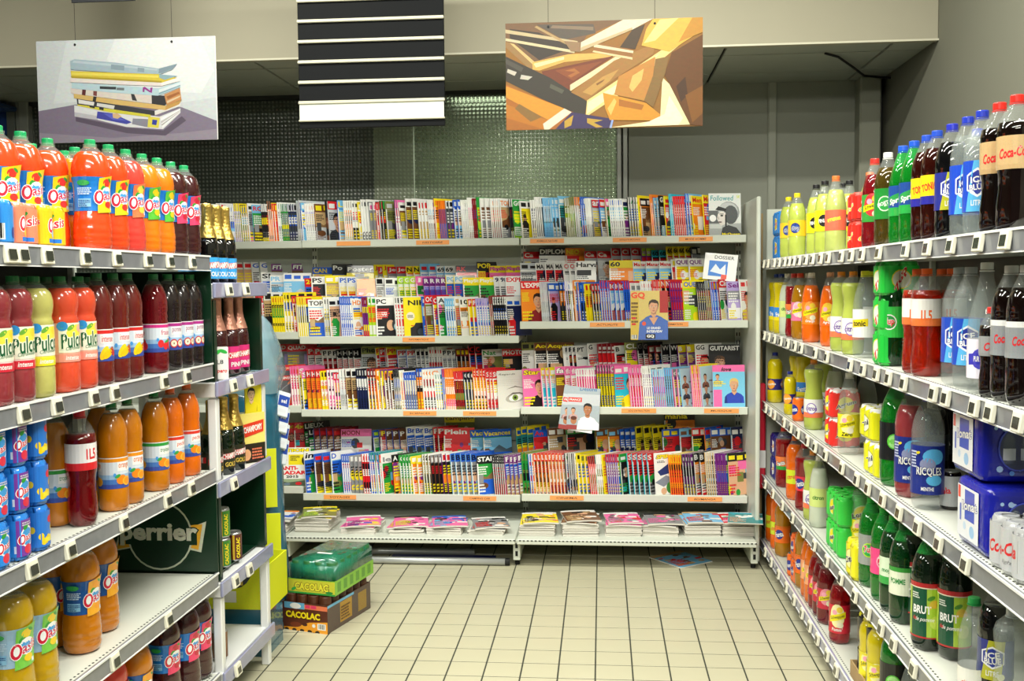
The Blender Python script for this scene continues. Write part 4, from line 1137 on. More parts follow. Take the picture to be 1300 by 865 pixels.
def unit(name, s, xr, y0, y1, zs, tags, label, deck=.53):
    t = empty(name, (0, 0, 0), 0, label, 'shelving')
    xa, xb = xr+.012, xr+deck
    def sbox(n, a, b, c, d, e, f, m, p=t, bev=0): return box(n, min(s*a, s*b), max(s*a, s*b), c, d, e, f, m, p, bev)
    n = max(1, round((y1-y0)/1.33))
    zz = 0
    while zz < zs[0]+.25:
        z2 = min(zz+.45, zs[0]+.28) if s > 0 or zz < zs[0]-.5 else min(zz+.45, zs[0]+.02)
        if z2-zz < .02: break
        sbox('back_panel', xb, xb+.02, y0, y1, zz+.002, z2-.002, M_BACKD, bev=.002); zz = z2
    sbox('plinth', xr+.03, xb, y0, y1, .0, zs[-1]-.052, P('plinth_enamel', '8a8a86', .5, noise=.2) if 'plinth_enamel' not in MATS else MATS['plinth_enamel'])
    for k, z in enumerate(zs):
        sh = sbox('shelf', xa, xb, y0, y1, z-.035, z-.004, M_DECK, bev=.003)
        rail_with_tags(sh, s, xr, y0, y1, z, tags[k], M_RAILV if (s > 0 and k == 4) else M_STEEL, 0)
        bm = bmesh.new(); y = y0+.01
        while y < y1-.01:
            bx(bm, min(s*(xa+.012), s*(xa+.017)), max(s*(xa+.012), s*(xa+.017)), y, y+.007, z-.0045, z-.0032); y += .02
        mobj('perforation', mesh_of(bm), M_DARK, sh)['kind'] = 'stuff'
    for k in range(n+1):
        y = y0+(y1-y0)*k/n
        sbox('upright', xb-.02, xb-.001, y-.015, y+.015, 0, zs[0]+.2, M_SHELF)
    return t
XR, XL = .90, 1.40
uR = unit('drinks_shelving', 1, XR, 1.85, 5.83, ZR, TAGS_R, 'grey drinks shelving along the plain wall, loaded with soda bottles on five shelves')
box('end_panel', XR+.03, XR+.56, 5.832, 5.852, 0, 2.0, M_SHELF, uR, bev=.004)
uL = unit('drinks_shelving', -1, XL, 1.25, 3.53, ZL, TAGS_L, 'drinks shelving facing the wall side, loaded with juice and fruit drink bottles')
# end bay with white posts and dark green boxes
eb = empty('white_end_bay', (-1.67, 3.82, 0), 0, 'narrow white end bay with corner posts joined to the juice shelving', 'shelving')
def ebox(n, x0, x1, y0, y1, z0, z1, m, p=None, bev=0): return box(n, x0+1.67, x1+1.67, y0-3.82, y1-3.82, z0, z1, m, p or eb, bev)
for y in (3.575, 4.085):
    for x in (-1.425, -1.93):
        for z0, z1 in ((0, .45), (.885, 1.19)): ebox('post', x-.012, x+.022, y-.017, y+.017, z0, z1, M_SHELF_W, bev=.004)
for k, z in enumerate(ZE):
    sh = ebox('shelf', -1.95, -1.415, 3.56, 4.10, z-.04, z-.006, M_SHELF_W, bev=.004)
    ebox('side_rail', -1.95, -1.40, 3.545, 3.56, z-.055, z, M_SHELF_W, sh, bev=.003)
    r = ebox('shelf_rail', -1.40, -1.388, 3.54, 4.11, z-.052, z+.004, M_RAILV, sh, bev=.003)
    for y in TAGS_E[k]:
        tg = box('price_tag', -.004, .010, -.026, .026, -.044, .004, M_TAG, sh, bev=.003); tg.location = (-1.388+1.67, y-3.82, z-.003); tg.rotation_euler = (0, R(-9), 0)
        ts = box('tag_screen', .0102, .0112, -.016, .014, -.035, -.012, M_SCREEN, sh); ts.location = tg.location; ts.rotation_euler = tg.rotation_euler
def green_box(z0, z1, label, logo=None):
    t = empty('promotion_box', (-1.67, 3.83, z0), 0, label, 'display box')
    h = z1-z0
    for n, a in (('side_panel', (-.275, .262, -.262, -.235)), ('side_panel', (-.275, .262, .235, .262))):
        o = box(n, a[0], a[1], a[2], a[3], .001, h, M_GREENBOX, t, bev=.001)
    box('back_panel', -.275, -.265, -.234, .234, .001, h, M_GREENBOX, t)
    box('base_panel', -.264, .225, -.234, .234, .001, .006, M_GREENBOX, t)
    return t
g1 = green_box(ZE[1], ZE[0]-.06, 'dark green open display box behind the pink foil bottles')
g2 = green_box(ZE[3], ZE[2]-.06, 'dark green open display box printed with a large arched logo')
# the side wall that shows between the juice shelves, with its arched logo
A = Art()
def lg(pts): return [(x/250*.46, y/250*.46) for x, y in pts]
A.poly(lg([(0, 30), (25, 110), (100, 95), (205, 95), (240, 108), (225, 30), (170, 42), (60, 42)]), 'c9cdb8')
A.poly(lg([(6, 35), (28, 103), (60, 97), (58, 44)]), 'e6a92c'); A.poly(lg([(186, 97), (230, 101), (218, 36), (178, 46)]), 'e6a92c')
A.ell(.22, .13, .155, .16, 'c9cdb8', n=28); A.ell(.22, .13, .147, .152, '0a2c1c', n=28)
A.poly(lg([(30, 48), (215, 48), (215, 92), (30, 95)]), '0a2c1c')
A.text('perrier', .215, .135, .37, .105, 'dcdccb', .04, halo='07301c')
pb = box('side_board', -.28, .268, -.004, .004, 0, .335, M_GREENBOX, None, bev=.001)
pb.location = (-1.67, 3.536, .556)
pb.name = 'printed_side_board'
tag(pb, 'dark green board with an arched pale logo at the end of the half empty shelf', 'advertising board')
mobj('logo_print', A.mesh(on_plane((-.125, -.004, .028), (.80, 0, 0), (0, 0, .80), (0, -1, 0))), M_LABEL, pb)
pb2 = box('side_board', -.28, .268, -.004, .004, 0, .33, M_GREENBOX, None, bev=.001); pb2.location = (-1.67, 3.536, 1.3255)
pb2.name = 'plain_side_board'; tag(pb2, 'plain dark green board closing the second juice shelf beside the end bay', 'advertising board')

# ================================================================== BOTTLES
SH = {
 'oasis': [(.72, .002), (.9, .02), (.98, .06), (.99, .09), (.97, .105), (1, .12), (1, .15), (.98, .165), (1, .18), (.99, .22), (.965, .235), (.975, .25), (.93, .32), (.88, .36), (.87, .40), (.87, .56), (.89, .60), (.97, .66), (1, .72), (.96, .78), (.82, .85), (.55, .9), (.36, .93)],
 'pulco': [(.8, .002), (.95, .02), (1, .06), (1, .24), (.96, .265), (.96, .60), (.99, .62), (.92, .645), (.90, .67), (.95, .70), (1, .75), (1, .8), (.9, .86), (.6, .915), (.38, .94)],
 'juice': [(.8, .002), (.95, .02), (1, .05), (1, .2), (.97, .215), (.97, .5), (1, .52), (.95, .545), (1, .57), (.95, .60), (1, .63), (1, .72), (.9, .8), (.68, .87), (.42, .93), (.36, .945)],
 'soda': [(.55, .012), (.78, .0), (.93, .03), (1, .09), (1, .34), (.985, .35), (.985, .60), (1, .62), (.99, .68), (.9, .76), (.7, .84), (.47, .91), (.35, .945)],
 'cone': [(.55, .012), (.8, .0), (.95, .03), (1, .08), (.99, .28), (.97, .30), (.97, .56), (.99, .58), (.93, .66), (.8, .75), (.6, .84), (.42, .91), (.34, .945)],
 'gren': [(.6, .012), (.8, .0), (.96, .03), (1, .09), (.97, .2), (.88, .32), (.9, .42), (.98, .48), (.98, .72), (1, .74), (.92, .81), (.7, .87), (.4, .93), (.34, .945)],
 'wave': [(.6, .012), (.8, .0), (.96, .03), (1, .09), (1, .2), (.98, .22), (.98, .42), (.92, .5), (.8, .6), (.85, .68), (.97, .76), (1, .82), (.86, .88), (.55, .92), (.36, .945)],
 'ora': [(.6, .012), (.8, .0), (.95, .03), (1, .08), (1, .24), (.96, .26), (.96, .48), (1, .5), (.92, .56), (.98, .64), (1, .72), (.92, .8), (.6, .88), (.36, .94)],
 'champ': [(.85, .0), (1, .01), (1, .42), (.98, .50), (.86, .58), (.68, .66), (.52, .73), (.44, .80), (.43, .94)],
 'swing': [(.85, .0), (1, .01), (1, .5), (.97, .56), (.8, .66), (.55, .78), (.38, .9), (.34, .945)],
 'can': [(.8, .0), (.98, .03), (1, .08), (1, .9), (.93, .95), (.86, .98)],
}
FILL = {'oasis': .885, 'pulco': .90, 'juice': .895, 'soda': .84, 'cone': .82, 'gren': .80, 'wave': .86, 'ora': .87, 'champ': .58, 'swing': .8, 'can': 1}
def J(n, c): return P('juice_'+n, c, .22, coat=1, noise=.22, nscale=9, bump=.22, bscale=28)
def KC(n, c, a): return P('drink_'+n, c, .04, coat=1, alpha=a, bump=.12, bscale=22)
def K(n, c, tr=.8): return P('drink_'+n, c, .03, trans=tr, ior=1.33, coat=1, bump=.12, bscale=22)
LQ = dict(oran=J('orange_red', 'ec4a14'), pink=J('pink_grapefruit', 'ee4438'), yelo=J('bright_orange', 'f27e08'), amb=J('amber', 'd07c04'), lemo=J('lemon', 'c8a008'), dk=J('dark_berry', '3c0d12'),
          rose=J('rose', '96343a'), pale=J('pale_lemon', 'c8c46c'), grap=J('grapefruit', 'e65030'), brn=J('red_brown', '6c1812'), blk=J('blackcurrant', '1c0c10'), peach=J('peach', 'ea7006'),
          gren=K('grenadine', 'a30d18', .7), cola=K('cola', '120706', .3), colr=K('cola_red', '3a0e08', .5), green=K('green', '14a02c', .6), dgr=K('dark_green', '0e5a24', .7), clear=KC('clear', 'c4d0cc', .20),
          mixt=K('berry_soda', '8e1420', .5), ging=K('green_brown', '5a4a18', .5), lgreen=J('cloudy_lemon', 'b8c46c'), gy=J('cloudy_yellow_green', 'bccb58'), sodo=J('orange_soda', 'f46c04'), yel=J('yellow_soda', 'e0cc08'),
          blood=K('blood_orange', 'ee3008', .75), redd=K('red_soda', 'b8141c', .55), ambc=K('amber_soda', 'e8a018', .5), black=K('near_black', '0b0b0d', .2), wine=K('dark_cider', '102412', .4), milk=J('milky_lemon', 'd3dcc6'))
CAPC = {}
def capm(c):
    if c not in CAPC: CAPC[c] = P('cap_plastic_'+c, c, .35, noise=.03, coat=.3)
    return CAPC[c]
M_GOLD = P('gold_foil', 'e0bd62', .28, metal=.85, noise=.15, nscale=40, bump=.4, bscale=90)
M_ROSE = P('rose_foil', 'e2a08a', .3, metal=.6, noise=.1, nscale=40, bump=.3, bscale=90)
M_CANT = P('can_metal', 'c8cacc', .3, metal=.9, noise=.05)
OC = '1b7fd8'
def oasis_logo(A, cx, cy_, w):
    A.text('asis', cx+w*.12, cy_+w*.04, w*.66, w*.30, 'd81e3c', .02, .2, .2, halo='ffffff')
    A.ell(cx-w*.34, cy_-w*.06, w*.19, w*.26, 'ffffff', -.15); A.ell(cx-w*.34, cy_-w*.06, w*.165, w*.235, 'd81e3c', -.15); A.ell(cx-w*.335, cy_-w*.05, w*.09, w*.15, 'ffffff', -.15)
def a_oasis(c, H, fr, bg=OC, bf='f5d21c', tr=0):
    A = Art(); A.rect(-c, 0, c, H, bg)
    for u in (-c*.8, c*.12):
        A.poly([(u-.030, -.006), (u+.034, .0), (u+.040, H+.010), (u-.024, H-.004)], bf)
        A.ell(u+.004, H*.84, .016, .012, fr); A.ell(u-.008, H*.7, .012, .006, '2f9e3c', .6); A.ell(u+.014, H*.92, .010, .004, '2f9e3c', -.5)
        A.ell(u+.006, H*.5, .024, .022, 'f6f6f6'); A.ell(u+.006, H*.5, .020, .018, '3a9be0')
        oasis_logo(A, u+.004, H*.46, .084)
        A.ell(u+.008, H*.2, .014, .010, fr); A.rect(u+.018, H*.05, u+.028, H*.16, 'f0f6ff')
        A.rect(u-.086, H*.12, u-.048, H*.36, '8cc8ee'); A.lines(u-.084, u-.05, H*.14, H*.34, '2a60a0', 4, 3); A.ell(u-.068, H*.82, .018, .008, '2fae52'); A.lines(u-.086, u-.046, H*.48, H*.7, 'cfe6fa', 4, 5)
    return A
def a_pulco(c, H, col, band):
    A = Art(); A.rect(-c, 0, c, H, col); A.bars(-c*.55, -c*.43, H*.15, H*.9, 9)
    u = .014
    A.rect(u-.036, H*.24, u+.042, H, 'eef0dc'); A.ell(u+.012, H*.78, .03, .018, 'f3e24a', .3); A.ell(u+.028, H*.86, .014, .011, 'f2b8a0' if band == 'f59a88' else 'f5d832'); A.ell(u-.004, H*.88, .012, .006, '6fae3c', .6)
    A.ell(u-.026, H*.92, .014, .013, '2a8ed2'); A.ell(u-.026, H*.92, .009, .006, '58b848')
    A.text('Pulco', u+.003, H*.56, .070, .040, '0f5a34', .02, .2, .12, halo='eef0dc'); A.text('Citronnade', u+.006, H*.36, .05, .009, '1a6a40', 0, .2, .1)
    A.rect(-c, 0, c, H*.2, band); A.text('intense', u, H*.11, .04, .012, 'w', .02, .2)
    return A
def a_fruit(c, H, band, title, kind, tcol='c8202c'):
    A = Art(); A.rect(-c, 0, c, H, '4a7cc8')
    A.rect(-c, H*.3, c, H*.9, '9cc4ea'); A.rect(-c, H*.45, c, H*.86, 'dfe8f4'); A.rect(-c, 0, c, H*.14, '3a50a8'); A.rect(-c, H*.86, c, H, band); A.rect(-c, H*.97, c, H, 'f2f2f2')
    for u in (-c*.62, c*.06):
        A.rect(u-.016, H*.56, u+.026, H*.84, 'f8f8f8'); A.text(title, u+.005, H*.70, .036, .018, tcol, .01, .1)
        if kind == 'ban':
            A.ell(u-.006, H*.26, .022, .010, 'f8d21c', 1.1); A.ell(u+.006, H*.24, .022, .010, 'f2c010', .7); A.ell(u+.020, H*.34, .008, .010, 'b01a2a'); A.ell(u+.026, H*.26, .008, .010, 'c82a3a')
        elif kind == 'str':
            for dx, dy in ((-.014, .3), (.004, .22), (.018, .34), (.024, .22)): A.ell(u+dx, H*dy, .010, .013, 'e02a30')
            A.ell(u+.01, H*.38, .012, .004, '3aa04a', .3)
        elif kind == 'app':
            for dx in (-.008, .016): A.ell(u+dx, H*.24, .013, .015, 'c8202c'); A.ell(u+dx, H*.24, .010, .011, 'f4ead0'); A.ell(u+dx, H*.24, .002, .004, '5a3a20', n=6)
        else:
            A.ell(u-.004, H*.28, .016, .014, 'f28a18', .4); A.ell(u+.014, H*.22, .016, .014, 'f8b83c'); A.ell(u+.014, H*.22, .012, .010, 'f29a20'); A.ell(u-.016, H*.4, .009, .005, '3aa04a', .5)
        A.ell(u-.024, H*.44, .004, .006, '48a0e8')
    A.bars(-c*.9, -c*.78, H*.1, H*.36, 8)
    return A
def a_gen(c, H, bg, txt, tc, ac=None, sub=None, rot=0, shear=0, tw=.06, th=.022, ell=None, ty=.5, halo=None, rep=1, low=None, top=None):
    A = Art(); A.rect(-c, 0, c, H, bg)
    if low: A.rect(-c, 0, c, H*.28, low)
    if top: A.rect(-c, H*.84, c, H, top)
    for u in ((0,) if rep == 1 else (-c*.74, c*.1) if rep == 2 else (-c*.66, 0, c*.66)):
        if ell: A.ell(u, H*.5, .024, .026, ell[0]); A.ell(u, H*.5, .020, .022, ell[1])
        if ac: A.poly([(u-.034, H*ty-.016), (u+.034, H*ty-.010+rot*.06), (u+.034, H*ty+.018+rot*.06), (u-.034, H*ty+.012)], ac)
        A.text(txt, u, H*ty, tw, th, tc, .03, shear, rot, halo=halo)
        if sub: A.text(sub, u, H*.2, tw*.7, th*.5, tc if not low else 'w', .01, shear)
    A.bars(-c*.86, -c*.7, H*.12, H*.42, 8); A.lines(c*.66, c*.86, H*.2, H*.7, tc, 5, 3)
    return A
def a_sch(c, H, bg, fr, sub='', subc='w'):
    A = Art(); A.rect(-c, 0, c, H, bg)
    for u in (-c*.76, c*.1):
        A.ell(u, H*.62, .030, H*.42, fr); A.ell(u+.01, H*.84, .012, .012, 'f4d23a'); A.ell(u-.01, H*.74, .010, .010, 'f6a8c0'); A.ell(u+.012, H*.3, .013, .012, 'f0e8c8')
        A.poly([(u-.034, H*.36), (u+.034, H*.56), (u+.034, H*.78), (u-.034, H*.58)], 'f2e40c')
        A.text('Schweppes', u, H*.57, .060, .017, '1c1c14', .01, .2, .28)
        if sub: A.text(sub, u, H*.14, .042, .015, subc, .02, .1)
    A.bars(-c*.42, -c*.24, H*.1, H*.34, 9); A.rect(-c*.42, H*.7, -c*.24, H*.8, 'f0dcc0')
    return A
def a_hex(c, H, bg, t1, t2, sky='5ab4ea'):
    A = Art(); A.rect(-c, 0, c, H, bg)
    for u in (-c*.76, c*.08):
        A.poly([(u-.03, 0), (u-.01, H), (u+.03, H), (u+.02, 0)], sky)
        A.poly([(u-.028, H*.42), (u-.028, H*.72), (u, H*.86), (u+.028, H*.72), (u+.028, H*.42), (u, H*.28)], 'f0f2f8')
        A.poly([(u-.024, H*.44), (u-.024, H*.70), (u, H*.81), (u+.024, H*.70), (u+.024, H*.44), (u, H*.33)], '2a3a9a')
        A.text(t1, u, H*.63, .034, .016, 'w', .03, 0, .1); A.text(t2, u, H*.48, .040, .015, 'w', .03, 0, .1)
        A.text('LITRE', u, H*.17, .03, .014, 'f4f4f4', .02); A.ell(u+.02, H*.1, .009, .009, 'f0f0c0')
    return A
def a_brut(c, H, base='0f5238'):
    A = Art(); A.rect(-c, 0, c, H, base); A.rect(-c, H*.92, c, H, 'b8282c'); A.rect(-c, H*.9, c, H*.92, 'e8e0c8'); A.rect(-c, 0, c, H*.03, 'b8282c')
    for u in (-c*.7, c*.02):
        A.rect(u+.018, H*.03, u+.075, H*.9, 'a8c83a'); A.ell(u+.040, H*.6, .016, .018, 'd8b840'); A.ell(u+.044, H*.3, .018, .020, 'c8d860'); A.ell(u+.03, H*.74, .012, .006, '4a8a2a', .5)
        A.text('BRUT', u+.004, H*.52, .052, .024, 'w', .03); A.text('de pomme', u+.012, H*.34, .054, .016, 'w', .01, .3); A.text('de', u-.016, H*.36, .012, .012, 'c8202c', .02)
        A.lines(u-.026, u-.002, H*.72, H*.84, 'dfe8dc', 3, 2)
    A.rect(-c*.98, H*.08, -c*.84, H*.3, 'w'); A.bars(-c*.97, -c*.85, H*.1, H*.28, 8)
    return A
def a_ric(c, H):
    A = Art(); A.rect(-c, 0, c, H, '1f2f86')
    for u in (-c*.66, c*.1):
        A.ell(u+.016, H*.78, .03, .024, '58aee0'); A.ell(u, H*.62, .022, .020, '8a90b4'); A.ell(u+.018, H*.3, .022, .016, '58b4e4')
        A.text('RICQLES', u+.004, H*.47, .070, .028, 'w', .02, halo='101c50'); A.text('MENTHE', u, H*.12, .034, .011, 'w', .02)
        A.lines(u-.05, u-.03, H*.55, H*.92, 'c8d0ea', 6, 2); A.ell(u-.026, H*.86, .006, .004, 'e8d020', .4)
    A.rect(-c*.98, H*.08, -c*.84, H*.24, 'w')
    return A
def a_cham(c, H, bg, band, t2, tc='w'):
    A = Art(); A.rect(-c, 0, c, H, bg); 
    for u in (-c*.74, c*.05): A.poly([(u-.04, H*.45), (u+.05, H*.55), (u+.05, H*.83), (u-.04, H*.73)], band); A.text('CHAMPOMY', u+.003, H*.64, .072, .022, 'w', .04, 0, .1); A.text(t2, u, H*.22, .05, .018, tc, .03)
    return A
TY = {   # shape, liquid, cap, label z0..z1, art, plain description, kind of object
 'oa_o': ('oasis', 'oran', '1aa260', .36, .66, lambda c, H: a_oasis(c, H, 'e8342c'), 'orange-red fruit drink bottle with green cap'),
 'oa_p': ('oasis', 'pink', '1aa260', .36, .66, lambda c, H: a_oasis(c, H, 'ffd84a', bf='f07a4a'), 'pink fruit drink bottle with green cap'),
 'oa_y': ('oasis', 'yelo', '1aa260', .36, .66, lambda c, H: a_oasis(c, H, 'f8c81c', bf='58b838'), 'bright orange fruit drink bottle with green cap'),
 'oa_d': ('oasis', 'dk', '1aa260', .36, .66, lambda c, H: a_oasis(c, H, 'c8243c', bf='e8406a'), 'dark berry fruit drink bottle with green cap'),
 'oa_k': ('oasis', 'amb', '1aa260', .36, .66, lambda c, H: a_oasis(c, H, 'f8a01c', bf='f8b02c', bg='1758a8'), 'amber orange fruit drink bottle with green cap'),
 'oa_l': ('oasis', 'lemo', '5a9ec8', .36, .66, lambda c, H: a_oasis(c, H, 'f5d21c', bf='7ac84a', bg='a8cce8'), 'yellow fruit drink bottle with pale blue label'),
 'pu_r': ('pulco', 'rose', '0f7a3c', .265, .6, lambda c, H: a_pulco(c, H, 'f2d8d4', 'd8283c'), 'rose lemonade bottle with green cap'),
 'pu_y': ('pulco', 'pale', '0f7a3c', .265, .6, lambda c, H: a_pulco(c, H, 'f0ec50', 'e8e428'), 'pale yellow lemonade bottle with green cap'),
 'pu_g': ('pulco', 'grap', '0f7a3c', .265, .6, lambda c, H: a_pulco(c, H, 'f6b09c', 'f59a88'), 'grapefruit-coloured lemonade bottle with green cap'),
 'fr_b': ('juice', 'brn', '0f7a3c', .215, .5, lambda c, H: a_fruit(c, H, 'd82a28', 'intense', 'ban'), 'red-brown fruit cordial bottle with banana label'),
 'fr_s': ('juice', 'mixt', '0f7a3c', .215, .5, lambda c, H: a_fruit(c, H, 'd8308a', 'fraise', 'str', 'c02a70'), 'dark red cordial bottle with strawberry label'),
 'fr_n': ('juice', 'blk', '0f7a3c', .215, .5, lambda c, H: a_fruit(c, H, 'b02a8a', 'pomme', 'app', '902a70'), 'black cordial bottle with halved apple label'),
 'ju_o': ('juice', 'amb', '0f7a3c', .215, .5, lambda c, H: a_fruit(c, H, 'f2981c', 'orange', 'ora', 'e06a18'), 'orange juice bottle with green cap and orange label'),
 'ju_v': ('juice', 'amb', '0f7a3c', .215, .5, lambda c, H: a_fruit(c, H, '2f9a3c', 'tropique', 'ora', '1f7a3c'), 'orange juice bottle with green banded label'),
 'ju_p': ('juice', 'peach', 'e8641c', .215, .5, lambda c, H: a_fruit(c, H, 'e03a2c', 'peche', 'ora', 'e0502c'), 'peach juice bottle with orange cap'),
 'gren': ('gren', 'gren', 'd8242c', .49, .72, lambda c, H: a_gen(c, H, 'f2eef0', '1L5', 'd8282c', tw=.03, th=.03, low='d8242c', rep=2, ty=.6), 'red grenadine bottle with red and white label'),
 'champ': ('champ', 'black', 'M_GOLD', .08, .34, lambda c, H: a_cham(c, H, '3aa0e4', 'd8282c', 'COLA'), 'dark party drink bottle with gold foil and blue label'),
 'champb': ('champ', 'wine', 'M_GOLD', .08, .34, lambda c, H: a_cham(c, H, '2a2a1c', 'd8282c', 'GOLD', 'e0c050'), 'dark party drink bottle with gold foil and red banner'),
 'pink': ('champ', 'dk', 'M_ROSE', .06, .36, lambda c, H: a_cham(c, H, 'd8307c', 'd8242c', 'PINK'), 'dark party drink bottle with pink foil neck'),
 'lem': ('soda', 'gy', 'f0dc20', .34, .58, lambda c, H: a_gen(c, H, 'f5c82c', 'citron', '1c2c6a', ell=('1c2c6a', '2a4a9a'), tw=.04, th=.02, halo='w', rep=2, ty=.5), 'cloudy lemon soda bottle with yellow cap'),
 'lemy': ('wave', 'yel', '1c3a9a', .22, .44, lambda c, H: a_gen(c, H, '3a8ae0', 'Fanta', 'w', tw=.05, th=.025, rot=.2, rep=2, low='f0dc20'), 'yellow soda bottle with dark blue cap'),
 'fl': ('cone', 'gy', '1c1c1e', .32, .60, lambda c, H: a_gen(c, H, 'ece11c', 'FINLEY', 'w', ell=('1c1c1c', '1c1c1c'), tw=.044, th=.016, rot=.1, rep=2), 'cloudy soda bottle with black cap and yellow label'),
 'agr': ('cone', 'lgreen', 'f47a3c', .30, .56, lambda c, H: a_gen(c, H, 'f26a50', 'agrumes', 'f8e83c', tw=.055, th=.02, rot=.2, rep=2), 'pale green soda bottle with orange cap'),
 'rh': ('cone', 'mixt', 'e0342c', .30, .60, lambda c, H: a_sch(c, H, '3a9a3c', 'e03a3c'), 'dark pink soda bottle with red cap'),
 'br': ('soda', 'ging', 'f0f0ee', .30, .62, lambda c, H: a_gen(c, H, '1f8a34', 'MOJITO', 'w', ell=('d8f0d0', '2fa044'), tw=.05, th=.016, rot=.3, rep=2), 'brown soda bottle with white cap and green label'),
 'sp': ('cone', 'green', '1f5ad8', .30, .60, lambda c, H: a_gen(c, H, '1f4a9a', 'Sprite', 'w', tw=.058, th=.024, rot=.25, shear=.2, rep=3, low='2aa84a', ac='2f9a4c'), 'green lemon-lime soda bottle with blue cap'),
 'tonc': ('soda', 'colr', '2450c8', .34, .60, lambda c, H: a_gen(c, H, 'f2d21c', 'TONIC', 'd8242c', tw=.05, th=.022, rot=.2, rep=3, low='2a2a9a', ty=.6), 'brown tonic bottle with yellow label'),
 'iced': ('soda', 'black', '2430b8', .26, .58, lambda c, H: a_hex(c, H, '26308c', 'ICE', 'BLUE', 'b8b82c'), 'dark soda bottle with blue six-sided badge'),
 'ice': ('soda', 'clear', '2038b8', .20, .60, lambda c, H: a_hex(c, H, '1f4cc8', 'ICE', 'BLUE'), 'clear water bottle with tall blue label and blue cap'),
 'dark': ('soda', 'black', '2038b8', .34, .60, lambda c, H: a_gen(c, H, '30343a', 'COLA', 'w', rep=2), 'dark cola bottle in the rear row with blue cap'),
 'colb': ('gren', 'cola', 'e82a20', .46, .70, lambda c, H: a_gen(c, H, 'c8a878', 'Coca-Cola', 'd8242c', tw=.07, th=.024, rot=.1, shear=.35, rep=2), 'cola bottle with beige label and red cap'),
 'colx': ('soda', 'cola', 'd8d8d8', .34, .60, lambda c, H: a_gen(c, H, '8e9296', 'Coca-Cola', 'd8242c', tw=.07, th=.022, rot=.1, shear=.35, rep=2, top='e8e8e8'), 'cola bottle with grey and white label'),
 'smcl': ('gren', 'cola', 'e03028', .46, .68, lambda c, H: a_gen(c, H, '9a9c9e', 'Coca', 'd8242c', tw=.04, th=.02, rot=.1, shear=.3, rep=2), 'small cola bottle with grey label and red cap'),
 'pales': ('cone', 'milk', 'e8e4d8', .30, .56, lambda c, H: a_gen(c, H, 'd8e88a', 'citron', '2a7a2c', tw=.05, th=.018, rep=2), 'pale cloudy soda bottle with off-white cap'),
 'fanr': ('gren', 'redd', 'd83a30', .30, .52, lambda c, H: a_gen(c, H, 'f2803c', 'Fanta', 'w', tw=.05, th=.024, rot=.25, rep=3, low='2aa03c', halo='1c2c6a'), 'red soda bottle with orange and green label'),
 'sy': ('cone', 'ambc', 'e04a28', .28, .56, lambda c, H: a_sch(c, H, 'f07aa0', 'f8c8d8'), 'amber soda bottle with pink label'),
 'so': ('cone', 'sodo', 'f0ece0', .26, .58, lambda c, H: a_sch(c, H, 'f5851c', 'f8a850', 'Orange'), 'orange soda bottle with white cap and yellow banner'),
 'so2': ('cone', 'sodo', 'e8a880', .28, .58, lambda c, H: a_sch(c, H, 'f26a1c', 'f2c83c', 'Agrum'), 'orange soda bottle with peach cap and round badge'),
 'pale': ('wave', 'gy', 'f09020', .18, .44, lambda c, H: a_gen(c, H, 'f0f0ee', 'citron', '6a4aa0', tw=.05, th=.02, rep=2, low='f07a50', ell=('8a6ac0', 'f4f4f4')), 'pale green wavy soda bottle with orange cap'),
 'tw': ('cone', 'clear', 'e0dc28', .24, .56, lambda c, H: a_gen(c, H, 'f0f0ec', 'tonic', '1c1c1c', tw=.05, th=.02, ac='f2d81c', rep=3, ty=.5), 'clear tonic bottle with yellow cap'),
 'sev': ('soda', 'dgr', '1f7a34', .30, .62, lambda c, H: a_gen(c, H, '2fc048', '7up', 'd8242c', tw=.034, th=.028, ell=('f2f6ee', '2a9a44'), halo='w', rep=2), 'dark green lemon-lime bottle with round badge'),
 'gr15': ('gren', 'blood', 'f2641c', .47, .72, lambda c, H: a_gen(c, H, 'f4f0ea', '1L5', 'f26a20', tw=.03, th=.03, rep=2, ty=.4, low='f07a3c'), 'clear red-orange syrup bottle with orange cap'),
 'ic2': ('soda', 'clear', 'a0a4a4', .20, .58, lambda c, H: a_hex(c, H, '1f4cc0', 'ICE', 'BLUE'), 'clear water bottle with blue label and grey cap'),
 'swing': ('swing', 'clear', 'e8ece8', .12, .42, lambda c, H: a_gen(c, H, 'ece8f4', 'PUR BLEU', 'w', ell=('4a48c0', '4a48c0'), tw=.034, th=.014, rep=1, ac='3a38b8', ty=.5), 'tall clear glass bottle with swing stopper and violet badge'),
 'ora': ('ora', 'yel', '1c2c8a', .26, .48, lambda c, H: a_gen(c, H, '2a2478', 'Orangina', 'w', tw=.058, th=.018, rot=.1, rep=3, ell=('f5961c', 'f8a83c')), 'round yellow orange-pulp soda bottle with navy label'),
 'oras': ('ora', 'yel', '1c2c8a', .26, .48, lambda c, H: a_gen(c, H, '2a2478', 'Orangina', 'w', tw=.05, th=.015, rot=.1, rep=3, ell=('f5961c', 'f8a83c')), 'small yellow orange-pulp soda bottle with navy label'),
 'pal2': None,
 'clr': ('cone', 'clear', 'ecece8', .22, .5, lambda c, H: a_sch(c, H, 'f0e428', 'f8f0a0', 'Zero', 'k'), 'clear soda bottle with yellow banner label'),
 'mint': ('soda', 'green', '1c1c1c', .26, .62, lambda c, H: a_gen(c, H, '14161a', 'MINT', '6ad048', tw=.04, th=.016, ell=('5ac83c', 'a8e890'), rep=2), 'bright green soda bottle with black label'),
 'ric': ('soda', 'clear', '1f3aa8', .14, .56, a_ric, 'clear mint water bottle with navy label, blue cap'),
 'ricr': ('soda', 'rose', '1f3aa8', .14, .56, a_ric, 'reddish mint water bottle with navy label'),
